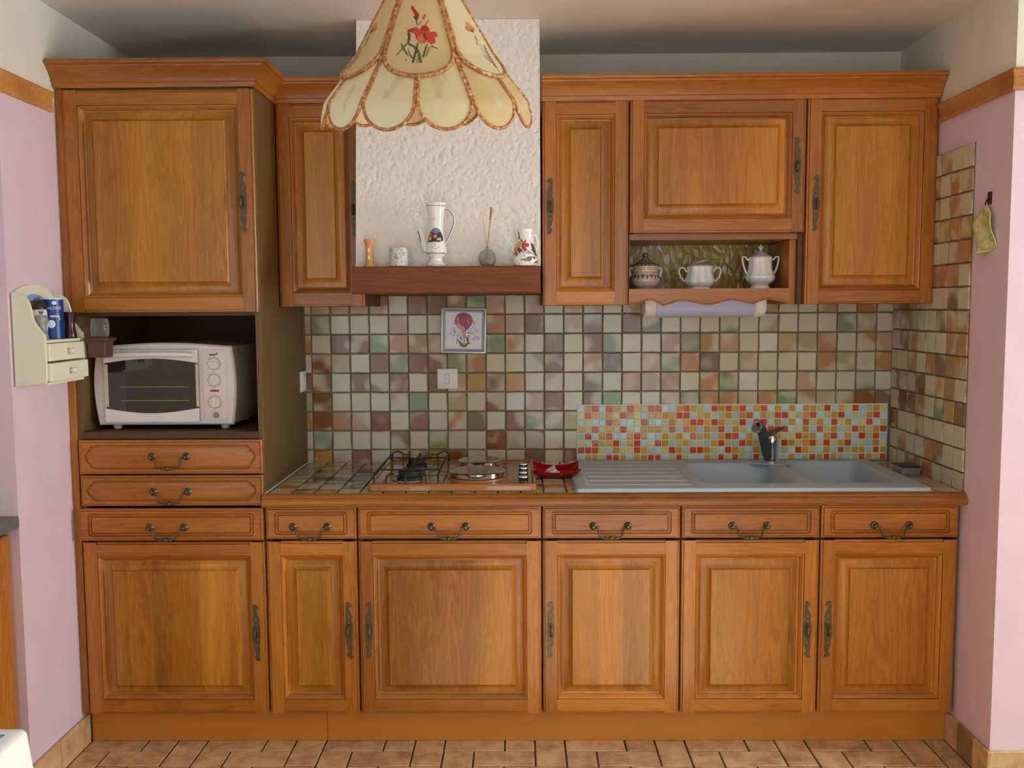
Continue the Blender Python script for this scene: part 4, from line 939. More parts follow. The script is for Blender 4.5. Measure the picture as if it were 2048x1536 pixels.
for i, (z, ang) in enumerate(((1.2705, 88), (1.2160, -32), (1.1435, 16))):
    k = MB().lathe([(.0202, 0), (.0202, .0006), (.0190, .001), (.0185, .006), (.017, .0075), (.001, .0078)], (-.174, yd-.0021, z), 28, 'y').build('dial', 'oven_white', OV, (-.174, yd, z), smooth=30)
    MB().box(-.0042, .0042, -.0165, -.0075, -.0165, .0165).build('grip', 'white_plastic', k, (0, 0, 0), bevel=.002, seg=2)
    g = k.children[0]; g.location = (0, 0, 0); g.rotation_euler[1] = radians(ang)
    MB().lathe([(.0218, 0), (.0218, .0004), (.0202, .0004)], (-.174, yd-.0021, z), 28, 'y', cap0=True, cap1=False).build('dial_ring', 'text_grey', k, (-.174, yd, z))
    m = MB()
    for a in range(0, 360, 45):
        cx, cz = -.174+.0255*sin(radians(a)), z+.0255*cos(radians(a)); m.box(cx-.0010, cx+.0010, yd-.0024, yd-.0019, cz-.0010, cz+.0010)
    m.build('scale_marks', 'text_grey', OV, oo)
MB().box(-.189, -.160, yd-.0036, yd-.0018, 1.1775, 1.1840).build('pilot_lamp', 'red_metal', OV, oo, bevel=.0006, seg=1)
tmh = MB()
for i, (x, z, w) in enumerate(((-.186, 1.2995, .004), (-.1805, 1.2998, .004), (-.175, 1.2995, .004), (-.1695, 1.300, .0035), (-.164, 1.302, .003))): tmh.box(x-w/2, x+w/2, yd-.0026, yd-.0019, z-.0028, z+.0028)
tmh.tube([(-.188, yd-.0024, 1.2985), (-.172, yd-.0024, 1.2975), (-.160, yd-.0024, 1.3075)], .0008, 6)
lab(tmh.build('maker_mark', 'text_dark_red', OV, oo), 'tiny dark red lettering')
MB().lathe([(.0105, 0), (.0105, .0004)], (-.172, yd-.002, 1.0995), 20, 'y').build('round_badge', 'text_grey', OV, oo)
for x in (ox0+.05, ox1-.035):
    for y in (oyf+.03, oyb-.05): MB().lathe([(.012, 1.0536), (.014, 1.060), (.016, 1.0700)], (x, y, 0), 14).build('foot', 'oven_beige', OV, oo, smooth=35)

# ------------------------------------------------------------------ things on the beam
zb = 1.5803
vz = MB().lathe([(.0105, 0), (.0185, .0005), (.0180, .004), (.0145, .009), (.0128, .020), (.0125, .068), (.0132, .072), (.0160, .080), (.0172, .083), (.0172, .0885), (.0150, .0890), (.012, .086), (.001, .084)], (.351, -.567, zb), 28)
VZ = thing('sand_timer', 'small turned wooden sand timer at the left end of the beam', 'timer', (.351, -.567, zb))
vz.build('turned_body', 'olive_wood', VZ, (.351, -.567, zb), smooth=35)
lab(MB().lathe([(.001, .062), (.0030, .061), (.0046, .056), (.0048, .052), (.003, .045), (.0009, .0405), (.003, .036), (.0046, .030), (.0030, .023), (.001, .022)], (.351, -.5768, zb), 16).build('glass_bulbs', 'white_plastic', VZ, (.351, -.567, zb), smooth=50), 'pale glass bulbs in the carved window')
BK = thing('bark_pot', 'small pot wrapped in pale birch bark on the beam', 'pot', (.446, -.566, zb)); n = 40; R = []
for k, (r, hh) in enumerate(((.024, 0), (.029, .002), (.0305, .012), (.0300, .026), (.0295, .040), (.0300, .056), (.0305, .060), (.0270, .0600), (.0265, .050), (.001, .049))):
    R.append([(.446+(r+.0014*noise.noise(Vector((i*.9, k*1.3, 4)))*(r > .02))*cos(2*pi*i/n), -.566+(r+.0014*noise.noise(Vector((i*.9, k*1.3, 4)))*(r > .02))*sin(2*pi*i/n), zb+hh+(.002*noise.noise(Vector((i*.7, 2, k))) if .05 < hh else 0)) for i in range(n)])
MB().loft(R).build('bark_wrap', 'bark_white', BK, (.446, -.566, zb), smooth=50)
MB().lathe([(.026, .0508), (.015, .0545), (.001, .055)], (.446, -.566, zb), 20).build('dried_filling', 'brown_box', BK, (.446, -.566, zb), smooth=50)
# coffee pot
CX, CY = .565, -.567
CF = thing('coffee_pot', 'tall white ceramic coffee pot with blue lines and curved spout', 'coffee pot', (CX, CY, zb)); ocf = (CX, CY, zb)
pf = [(.026, 0), (.0335, .001), (.0340, .004), (.0300, .0075), (.0225, .013), (.0190, .020), (.0190, .025), (.0235, .032), (.0300, .040), (.0335, .046), (.0335, .052), (.0320, .062), (.0290, .078), (.0258, .094), (.0235, .110), (.0228, .124), (.0235, .140), (.0255, .160), (.0280, .176), (.0300, .186), (.0325, .196), (.0340, .2005), (.0320, .2010), (.027, .190), (.001, .188)]
def dense(prof, k=5):
    out = []
    for (a, b), (c, d) in zip(prof, prof[1:]): out += [(a+(c-a)*t/k, b+(d-b)*t/k) for t in range(k)]
    return out+[prof[-1]]
body = MB().lathe(dense(pf, 6), (CX, CY, zb), 120).build('body', 'painted_ceramic', CF, ocf, smooth=60)
co = np.array([v.co[:] for v in body.data.vertices]); front = co[:, 1] < 0.004
bl = srgb(54, 54, 108)
def band(z0, z1): return lambda P: (P[:, 1] > z0) & (P[:, 1] < z1)
pp = np.stack([np.where(front, co[:, 0], 9), co[:, 2]], 1); S = 1/(6190.0)
f = lambda pts: [((x-535)/10.24/619, (1478-y)/10.24/619) for x, y in pts]
lay = [(bl, band(.0405, .0428)), (bl, band(.1895, .1922)), (bl, band(.0035, .0050)),
       (srgb(60, 50, 50), f([(380, 985), (400, 860), (430, 780), (480, 725), (540, 712), (610, 730), (650, 790), (680, 880), (690, 960), (640, 985), (520, 995)])), (srgb(120, 126, 176), f([(420, 800), (480, 735), (540, 722), (610, 745), (640, 800), (600, 790), (560, 830), (500, 810), (460, 790)])),
       (srgb(186, 120, 48), f([(395, 940), (405, 850), (430, 800), (460, 810), (450, 920)])), (srgb(206, 150, 110), f([(490, 860), (560, 840), (570, 910), (500, 910)])), (srgb(196, 196, 176), f([(410, 960), (420, 900), (460, 910), (450, 965)])), (srgb(180, 184, 160), f([(560, 960), (570, 920), (640, 900), (660, 950)])), (srgb(40, 34, 44), f([(590, 860), (610, 790), (650, 830), (670, 900), (620, 890)])), (srgb(70, 40, 40), f([(440, 985), (480, 960), (600, 965), (630, 985), (520, 993)]))]
for x, y in ((530, 1052), (470, 1092), (605, 1096), (540, 1126)): q = f([(x, y)])[0]; lay.append((bl, ('ell', q[0], q[1], .0013, .0013)))
for x0, x1, y in ((462, 480, 498), (484, 505, 496), (510, 520, 502), (545, 565, 498), (570, 590, 496), (594, 608, 498)):
    a, b = f([(x0, y)])[0], f([(x1, y)])[0]; lay.append((srgb(110, 110, 150), ('seg', a, b, .0011)))
a, b = f([(445, 545)])[0], f([(570, 545)])[0]; lay.append((srgb(216, 190, 170), ('seg', a, b, .0008)))
paint(body, srgb(236, 232, 228), lay, pp)
sp = [(CX-.0275, CY, zb+.052), (CX-.0345, CY, zb+.060), (CX-.0395, CY, zb+.072), (CX-.0420, CY, zb+.088), (CX-.0455, CY, zb+.104), (CX-.0510, CY, zb+.118), (CX-.0580, CY, zb+.129)]
s_ = MB().tube(sp, [.0125, .0115, .0100, .0085, .0075, .0065, .0052], 16).build('spout', 'porcelain', CF, ocf, smooth=50)
MB().tube([(CX-.0500, CY-.004, zb+.078), (CX-.0510, CY-.004, zb+.090), (CX-.0540, CY-.003, zb+.102), (CX-.0580, CY, zb+.112)], .0012, 6).build('blue_line', 'navy', s_, ocf)
hp = [(CX+.030, CY, zb+.180), (CX+.040, CY, zb+.178), (CX+.050, CY, zb+.170), (CX+.0565, CY, zb+.156), (CX+.0575, CY, zb+.140), (CX+.054, CY, zb+.124), (CX+.047, CY, zb+.108), (CX+.039, CY, zb+.092), (CX+.031, CY, zb+.076)]
h_ = MB().tube(hp, .0040, 10).build('handle', 'porcelain', CF, ocf, smooth=50)
MB().tube([(x, CY-.0038, z) for x, _, z in hp], .0013, 6).build('blue_line', 'navy', h_, ocf)
# reed diffuser
RX = .7285
RD = thing('reed_diffuser', 'round clear glass reed diffuser with thin sticks on the beam', 'diffuser', (RX, -.566, zb)); ord_ = (RX, -.566, zb)
MB().lathe([(.012, 0), (.020, .0015), (.0265, .010), (.0290, .024), (.0275, .036), (.0215, .046), (.0125, .0525), (.0070, .055), (.0062, .060), (.0070, .064), (.0064, .064), (.0055, .060), (.0062, .0555), (.012, .0515), (.0205, .0455), (.0265, .036), (.0280, .024), (.0255, .011), (.019, .003), (.001, .002)], (RX, -.566, zb), 40, cap1=False).build('flask', 'clear_glass', RD, ord_, smooth=60)
MB().lathe([(.001, .0035), (.018, .0045), (.0235, .011), (.0255, .020), (.001, .020)], (RX, -.566, zb), 28).build('liquid', 'liquid', RD, ord_, smooth=60)
for i, (dx, top, mat_, r) in enumerate(((-.013, .148, 'reed', .0008), (.012, .150, 'reed', .0009), (-.002, .080, 'reed', .0008))):
    MB().tube([(RX-dx*.6, -.566, zb+.006), (RX+dx, -.566+.003*i, zb+top)], r, 6).build('reed_stick', mat_, RD, ord_)
k = MB().tube([(RX-.006, -.569, zb+.006), (RX+.011, -.569, zb+.150)], .0012, 6).build('reed_stick', 'reed_dark', RD, ord_)
MB().tube([(RX+.011, -.569, zb+.148), (RX+.0135, -.569, zb+.187)], .0036, 8).build('stick_tip', 'reed_dark', k, ord_)
# flowered jug
JX, JY = .849, -.574
JG = thing('flowered_jug', 'white ceramic jug painted with a red flower on the beam', 'jug', (JX, JY, zb)); ojg = (JX, JY, zb)
pj = [(.028, 0), (.0345, .002), (.0385, .010), (.0395, .024), (.0380, .040), (.0340, .056), (.0295, .070), (.0268, .084), (.0262, .094), (.0275, .106), (.0285, .116), (.0268, .1162), (.0245, .094), (.001, .092)]
m = MB(); nj = 140; R = []
for r, h in dense(pj, 8):
    ring = []
    for i in range(nj):
        a = 2*pi*i/nj; lip = max(0, cos(a-pi))**10*.012*max(0, (h-.085)/.031) if r > .02 else 0
        ring.append((JX+(r+lip)*cos(a), JY+(r+lip)*sin(a), zb+h))
    R.append(ring)
bj = m.loft(R).build('body', 'painted_ceramic', JG, ojg, smooth=60)
co = np.array([v.co[:] for v in bj.data.vertices]); pp = np.stack([np.where(co[:, 1] < .004, co[:, 0], 9), co[:, 2]], 1)
f = lambda pts: [((x-698)/13.96/619, (1305-y)/13.96/619) for x, y in pts]
red, redd, ol, old = srgb(186, 70, 84), srgb(140, 40, 60), srgb(84, 84, 44), srgb(56, 44, 34)
lay = [(old, f([(480, 335), (545, 415), (560, 540), (545, 600), (520, 580), (525, 440)])), (old, f([(490, 530), (505, 600), (485, 640)])),
       (red, f([(560, 560), (640, 620), (660, 700), (700, 585), (725, 610), (720, 690), (790, 700), (820, 745), (790, 795), (700, 790), (745, 850), (740, 910), (680, 915), (610, 850), (600, 700)])), (redd, f([(570, 560), (640, 620), (665, 700), (640, 780), (610, 800), (640, 700), (600, 610)])),
       (red, f([(420, 880), (470, 880), (505, 990), (480, 1055), (430, 1050), (405, 980)])), (redd, f([(360, 1030), (375, 920), (400, 880), (395, 1000)])), (red, f([(400, 830), (440, 780), (470, 860), (410, 900)])),
       (srgb(206, 160, 100), f([(430, 800), (450, 700), (500, 640), (580, 660), (600, 760), (560, 830), (480, 850)])), (srgb(216, 184, 60), f([(535, 640), (560, 590), (620, 650), (630, 740), (600, 790), (590, 700)])), (srgb(200, 180, 164), f([(480, 720), (510, 670), (550, 690), (550, 740), (500, 765)])),
       (ol, f([(470, 860), (530, 800), (600, 860), (640, 930), (570, 925), (550, 995), (510, 930)])), (old, ('seg', f([(640, 935)])[0], f([(810, 980)])[0], .0008)), (old, ('seg', f([(765, 910)])[0], f([(980, 1035)])[0], .0016, .001)),
       (ol, f([(850, 650), (900, 700), (950, 740), (970, 830), (1000, 950), (1045, 1080), (1000, 1040), (930, 970), (880, 890), (870, 800)])), (srgb(110, 116, 84), f([(560, 1130), (660, 1125), (800, 1060), (880, 1050), (1030, 1075), (960, 1120), (860, 1170), (770, 1200), (760, 1170), (690, 1215), (680, 1170), (570, 1165)])), (ol, f([(880, 1050), (1035, 1075), (960, 1120), (870, 1165), (860, 1110)])), (ol, f([(910, 1210), (980, 1200), (1045, 1130), (1040, 1230), (960, 1235)]))]
for x, y in ((735, 405), (890, 430), (815, 640), (840, 890), (665, 1040), (410, 1090), (540, 1250), (845, 1235)):
    for dx, dy in ((0, 12), (-12, -10), (14, -8)): q = f([(x+dx, y+dy)])[0]; lay.append((srgb(110, 130, 170), ('ell', q[0], q[1], .0009, .0011)))
paint(bj, srgb(238, 238, 236), lay, pp)
MB().tube([(JX+.026, JY+.004, zb+.098), (JX+.0335, JY+.008, zb+.099), (JX+.0385, JY+.010, zb+.088), (JX+.0395, JY+.010, zb+.070), (JX+.0385, JY+.008, zb+.056), (JX+.034, JY+.004, zb+.050)], .0035, 10).build('handle', 'porcelain', JG, ojg, smooth=50)

# ------------------------------------------------------------------ crockery on the open shelf
zs = 1.5102; YS = -.215
def earhandle(m, cx, sgn, pts, r): m.tube([(cx+sgn*a, YS, zs+b) for a, b in pts], r, 9)
P1 = thing('painted_sugar_bowl', 'round lidded bowl painted with grapes and leaves on the shelf', 'bowl', (1.280, YS, zs)); o1 = (1.280, YS, zs)
pf = [(.030, 0), (.034, .001), (.036, .004), (.046, .014), (.0525, .028), (.0530, .036), (.0500, .048), (.0460, .056), (.0445, .062), (.0455, .072), (.0480, .082), (.0450, .083), (.001, .082)]
b1 = MB().lathe(dense(pf, 8), (1.280, YS, zs), 130).build('body', 'painted_ceramic', P1, o1, smooth=60)
co = np.array([v.co[:] for v in b1.data.vertices]); ang = np.degrees(np.arctan2(co[:, 0], -co[:, 1])); pp = np.stack([ang, co[:, 2]], 1)
lay = [(srgb(206, 170, 110), band(.068, .074)), (srgb(120, 76, 70), band(.0555, .0565)), (srgb(190, 150, 140), band(.058, .0595))]
for k in range(-180, 180, 36):
    lay.append((srgb(128, 62, 66), [(k-7, .050), (k+7, .050), (k+2, .036), (k, .030), (k-2, .036)]))
    lay.append((srgb(60, 98, 84), [(k+10, .044), (k+12, .053), (k+17, .050), (k+22, .054), (k+27, .050), (k+25, .043), (k+19, .037)]))
for k in range(-180, 180, 9): lay.append((srgb(190, 140, 70), ('ell', k, .0760, 2.2, .0016))); lay.append((srgb(96, 64, 60), ('ell', k+3, .0610, 2.0, .0012)))
paint(b1, srgb(206, 188, 180), lay, pp)
l1 = MB().lathe(dense([(.0485, .0832), (.0500, .085), (.0485, .088), (.0340, .094), (.0200, .102), (.0105, .110), (.0088, .116), (.0105, .120), (.0110, .125), (.0085, .129), (.001, .130)], 4), (1.280, YS, zs), 96).build('lid', 'painted_ceramic', P1, o1, smooth=60)
co = np.array([v.co[:] for v in l1.data.vertices]); ang = np.degrees(np.arctan2(co[:, 0], -co[:, 1])); pp = np.stack([ang, co[:, 2]], 1)
lay = [(srgb(46, 70, 66), lambda P: (P[:, 1] > .0835) & (P[:, 1] < .088)), (srgb(70, 84, 80), lambda P: P[:, 1] > .112)]+[(srgb(190, 180, 160), ('ell', k, .0858, 2.4, .0010)) for k in range(-180, 180, 10)]
paint(l1, srgb(140, 124, 112), lay, pp)
for sg in (-1, 1):
    m = MB(); earhandle(m, 1.280, sg, [(.044, .073), (.050, .077), (.0555, .074), (.057, .066), (.0545, .056), (.052, .046)], .0042); m.build('handle', 'porcelain_shadow', P1, o1, smooth=50)
def octo(prof, cx, n=8, sub=6, bulge=.06, rot=22.5):
    m = MB(); R = []
    for r, h in prof:
        ring = []
        for i in range(n*sub):
            a = 2*pi*i/(n*sub)+radians(rot); t = (i % sub)/sub; k = 1+bulge*(sin(pi*t)-.5)*.9
            ring.append((cx+r*k*cos(a), YS+r*k*sin(a), zs+h))
        R.append(ring)
    return m.loft(R)
P2 = thing('open_sugar_bowl', 'white lobed porcelain bowl with curly handles and tilted lid', 'bowl', (1.475, YS, zs)); o2b = (1.475, YS, zs)
octo(dense([(.036, 0), (.0385, .001), (.037, .006), (.046, .014), (.0525, .026), (.0520, .034), (.0480, .044), (.0445, .058), (.0440, .070), (.0455, .080), (.0435, .0805), (.0420, .070), (.001, .030)], 3), 1.475, bulge=.09).build('body', 'porcelain', P2, o2b, smooth=50)
for sg in (-1, 1):
    m = MB(); earhandle(m, 1.475, sg, [(.043, .062), (.050, .064), (.052, .071), (.060, .077), (.069, .076), (.074, .068), (.074, .057), (.069, .047), (.071, .042), (.065, .040), (.060, .032), (.053, .027)], .0030); m.build('handle', 'porcelain', P2, o2b, smooth=50)
lidm = MB().lathe([(.036, .0812), (.040, .0815), (.0405, .0835), (.030, .087), (.012, .088)], (1.475, YS, zs), 36); lidm.build('rim', 'porcelain_shadow', P2, o2b, smooth=40)
m = MB(); R = []
for r, h in ((.006, 0), (.034, .002), (.036, .004), (.030, .0085), (.010, .013)):
    R.append([(1.475+.004+r*cos(2*pi*i/32), YS+r*sin(2*pi*i/32), zs+.094+h+.22*r*cos(2*pi*i/32)) for i in range(32)])
lab(m.loft(R).build('lid', 'porcelain_shadow', P2, o2b, smooth=40), 'lid lying askew')
P3 = thing('lidded_sugar_pot', 'tall white faceted porcelain pot with pointed lid and angular handles', 'pot', (1.690, YS, zs)); o3 = (1.690, YS, zs)
octo(dense([(.030, 0), (.0345, .001), (.034, .006), (.030, .011), (.034, .016), (.046, .026), (.0520, .037), (.0520, .044), (.0465, .054), (.0425, .068), (.0405, .086), (.0405, .104), (.0420, .110), (.0400, .1102), (.001, .108)], 3), 1.690, bulge=.07).build('body', 'porcelain', P3, o3, smooth=40)
for sg in (-1, 1):
    m = MB(); earhandle(m, 1.690, sg, [(.039, .102), (.047, .104), (.053, .113), (.064, .1135), (.0645, .104), (.061, .084), (.054, .064), (.047, .052)], .0034); m.build('handle', 'porcelain', P3, o3, smooth=50)
ld = octo([(.036, .1104), (.0405, .1105), (.0410, .113), (.030, .120), (.018, .128), (.009, .136), (.001, .1365)], 1.690, bulge=.05).build('lid', 'porcelain_shadow', P3, o3, smooth=40)
MB().lathe([(.004, .136), (.0045, .139), (.0100, .1445), (.0080, .149), (.0030, .154), (.001, .1575)], (1.690, YS, zs), 8).build('finial', 'porcelain', ld, o3)

# ------------------------------------------------------------------ spice rack on the left wall
SRX0, SRX1, SRY0, SRY1 = XLW+.001, -.531, -.905, -.664
SR = thing('spice_rack', 'cream painted wooden spice rack with two small drawers on the pink wall', 'rack', (-.57, -.78, 1.225)); osr = (-.57, -.78, 1.225)
ZB_, ZS_, ZT_ = 1.232, 1.362, 1.500
side = [(SRX0+.004, ZB_-.004)]+[(SRX1-.004, ZB_+.006), (SRX1, ZB_+.020), (SRX1, ZS_+.014)]+smooth_pts([(SRX1, ZS_+.014), (SRX1-.016, ZS_+.034), (SRX1-.030, ZS_+.058), (SRX1-.036, ZS_+.088), (SRX1-.046, ZS_+.118), (SRX1-.066, ZS_+.134), (SRX0+.004, ZT_)], 4)[1:]
for y in (SRY0, SRY1-.009):
    MB().prism(side, y, y+.009).build('side_panel', 'cream_paint', SR, osr, bevel=.001, seg=1)
yc = (SRY0+SRY1)/2; hwid = (SRY1-SRY0)/2-.0095
bp_ = [(yc-hwid, ZB_), (yc+hwid, ZB_)]+[(yc+hwid*cos(a), ZT_-.012+.036*sin(a)) for a in [pi*i/16 for i in range(17)]]
m = MB().loft([[(SRX0, y, z) for y, z in bp_], [(SRX0+.007, y, z) for y, z in bp_]]); m.build('back_panel', 'cream_paint', SR, osr)
ar = [(yc-hwid*.72, ZS_+.02), (yc+hwid*.72, ZS_+.02)]+[(yc+hwid*.72*cos(a), ZS_+.085+.050*sin(a)) for a in [pi*i/14 for i in range(15)]]
lab(MB().loft([[(SRX0+.0072, y, z) for y, z in ar], [(SRX0+.0085, y, z) for y, z in ar]]).build('blue_inset', 'blue_card', SR, osr), 'blue arched inset')
MB().box(SRX0+.0072, SRX1-.001, SRY0+.0092, SRY1-.0092, ZS_-.008, ZS_).build('shelf', 'cream_paint', SR, osr)
MB().box(SRX0+.0072, SRX1-.002, SRY0+.0092, SRY1-.0092, ZB_+.001, ZB_+.008).build('base', 'cream_paint', SR, osr)
for i, (z0, z1, x1) in enumerate(((1.301, 1.352, SRX1+.007), (1.242, 1.295, SRX1+.010))):
    d = MB().box(SRX0+.02, x1, SRY0+.011, SRY1-.003, z0, z1).build('drawer', 'cream_paint', SR, osr, bevel=.0015, seg=1)
    MB().lathe([(.004, 0), (.004, .006), (.0085, .010), (.0100, .015), (.0080, .020), (.001, .0215)], (x1, yc, (z0+z1)/2), 18, 'x').build('knob', 'white_plastic', d, osr, smooth=50)
# in the rack
sx, sy = -.578, -.764
ST = thing('salt_box', 'blue cylindrical salt box with white lettering in the spice rack', 'box', (sx, sy, ZS_+.0003)); ost = (sx, sy, ZS_+.0003); rs = .032
MB().lathe([(rs, 0), (rs, .118)], (sx, sy, ZS_+.0003), 40).build('tube', 'salt_blue', ST, ost, smooth=40)
MB().lathe([(rs+.0006, .1182), (rs+.0006, .1222), (rs-.003, .1228), (.001, .1228)], (sx, sy, ZS_+.0003), 40).build('lid', 'text_pale', ST, ost, smooth=40)
VA = atan2(CAM.x-sx, -(CAM.y-sy))
def wrap(me, rad, z, ang, mat):
    for v in me.vertices:
        a = ang+v.co.x/rad; r = rad+.0004-v.co.y*.2; v.co = (r*sin(a), -r*cos(a), z+v.co.z)
    me.materials.clear(); me.materials.append(MATS[mat]); return me
lab(link('lettering', wrap(text_mesh('BALEINE', .0130), rs, .092, VA+.10, 'text_pale'), ST, ost), 'white brand lettering')
def disc_on(rad, w, h, z, ang, mat, name):
    n = 24; V = [(rad+.0006, 0, 0)]; pts = [(0, 0)]+[(w*cos(2*pi*i/n), h*sin(2*pi*i/n)) for i in range(n)]
    m = MB(); m.add([((rad+.0006)*sin(ang+x/rad), -(rad+.0006)*cos(ang+x/rad), z+y) for x, y in pts], [(0, i+1, (i+1) % n+1) for i in range(n)])
    o = m.build(name, mat); me = o.data; bpy.data.objects.remove(o); return link(name, me, ST, ost)
for k in range(5): disc_on(rs+.0001, .0022, .0034, .068, VA-.12+.17*k, 'text_pale', 'white_mark')
disc_on(rs, .011, .012, .045, VA-.1, 'text_pale', 'whale_badge'); disc_on(rs+.0002, .0065, .006, .108, VA+.2, 'text_pale', 'white_peak'); disc_on(rs+.0002, .004, .005, .060, VA+.62, 'gold_line', 'gold_seal')
mx_, my_ = -.556, -.872
PM = thing('pepper_mill', 'clear glass pepper mill with metal knob in the spice rack', 'mill', (mx_, my_, ZS_+.0003)); opm = (mx_, my_, ZS_+.0003)
MB().lathe([(.018, 0), (.019, .004), (.0170, .016), (.0140, .030), (.0140, .040), (.0170, .050), (.0190, .060), (.0175, .068), (.012, .072), (.001, .073)], opm, 28).build('body', 'grey_glass', PM, opm, smooth=50)
MB().lathe([(.005, .0732), (.004, .077), (.0075, .080), (.0060, .085), (.001, .0855)], opm, 16).build('knob', 'steel_brushed', PM, opm, smooth=50)
BB = thing('brown_bottle', 'dark brown waisted bottle beside the blue salt box', 'bottle', (-.556, -.703, ZS_+.0003)); obb = (-.556, -.703, ZS_+.0003)
MB().lathe([(.019, 0), (.020, .003), (.0185, .016), (.0150, .032), (.0155, .050), (.0190, .066), (.0200, .076), (.0215, .080), (.001, .0815)], obb, 26).build('body', 'bottle_brown', BB, obb, smooth=50)
JR = thing('white_jar', 'white jar with dark lid behind the glass pepper mill', 'jar', (-.589, -.826, ZS_+.0003)); ojr = (-.589, -.826, ZS_+.0003)
MB().lathe([(.020, 0), (.0235, .004), (.0255, .040), (.0250, .078), (.0235, .088)], ojr, 28).build('body', 'porcelain', JR, ojr, smooth=50)
MB().lathe([(.0260, .0885), (.0260, .092), (.024, .100), (.016, .114), (.001, .118)], ojr, 28).build('lid', 'lid_dark', JR, ojr, smooth=50)
# wooden bracket with glass
GR = thing('glass_holder', 'dark brown wooden box holding a clear glass beside the spice rack', 'holder', (-.50, -.64, 1.30)); ogr = (-.50, -.64, 1.30)
MB().box(-.586, -.508, -.616, -.604, 1.322, 1.356).build('arm', 'brown_box', GR, ogr, bevel=.002, seg=1)
R = []
for ins, z in ((.008, 1.300), (.006, 1.304), (.004, 1.346), (.000, 1.352), (-.004, 1.356), (-.004, 1.361), (.006, 1.364)):
    R.append([(p[0], p[2], z) for p in rr(-.518, -.452, -.690, -.622, ins, ins, .004, 0)])
MB().loft(R).build('box_body', 'brown_box', GR, ogr, smooth=25)
MB().box(-.512, -.506, -.6225, -.6035, 1.31, 1.35).build('bracket', 'brown_box', GR, ogr)
lab(MB().lathe([(.024, 1.3645), (.027, 1.372), (.0285, 1.392), (.0270, 1.410), (.0235, 1.4215), (.0225, 1.4215), (.0258, 1.410), (.0270, 1.392), (.0258, 1.373), (.0235, 1.3660)], (-.485, -.656, 0), 32, cap0=False, cap1=False).build('glass', 'clear_glass', GR, ogr, smooth=50), 'clear glass on the wooden box')

# ------------------------------------------------------------------ hook and green cloth on the right wall
HK = thing('wall_hook', 'black adhesive hook on the pink wall right of the tiles', 'hook', (XW-.005, -.700, 1.77)); ohk = (XW-.005, -.700, 1.77)
MB().box(XW-.0045, XW-.0004, -.712, -.690, 1.752, 1.790).build('plate', 'black_plastic', HK, ohk, bevel=.0015, seg=2)
MB().tube([(XW-.004, -.701, 1.772), (XW-.012, -.701, 1.762), (XW-.015, -.701, 1.755), (XW-.011, -.701, 1.748)], .0028, 8).build('prong', 'black_plastic', HK, ohk, smooth=50)
outl = [(1.747, -.706, -.696), (1.740, -.716, -.685), (1.722, -.738, -.660), (1.702, -.746, -.630), (1.691, -.744, -.612), (1.678, -.738, -.622), (1.660, -.740, -.634), (1.640, -.747, -.636), (1.625, -.754, -.636), (1.614, -.722, -.640)]
m = MB(); nn = 12; R = []
for k, (z, ya, yb_) in enumerate(outl):
    row = []
    for i in range(nn+1):
        t = i/nn; y = ya+(yb_-ya)*t; xo = .008+.011*sin(t*7+k*.55)*min(1, k/3)+.010*(1-abs(2*t-1))
        row.append((XW-.003-max(xo, .001), y, z-(.006*sin(t*3) if k == len(outl)-1 else 0)))
    R.append(row)
m.loft(R, False, False, closed=False)
CL = thing('hanging_cloth', 'pale green crumpled cloth hanging from the black hook', 'cloth', (XW-.02, -.69, 1.62)); ocl = (XW-.02, -.69, 1.62)
MB().loft(R, False, False, closed=False).build('cloth', 'green_cloth', CL, ocl, smooth=60)
hem = [R[k][0] for k in range(1, len(R))]+R[-1][1:]
lab(MB().tube(hem, .0018, 6).build('hem', 'green_hem', CL, ocl, smooth=60), 'bright green hem')
MB().tube([(XW-.013, -.701, 1.744), (XW-.013, -.697, 1.752), (XW-.0135, -.701, 1.7585), (XW-.013, -.705, 1.752), (XW-.013, -.702, 1.744)], .001, 6).build('loop', 'green_hem', CL, ocl)

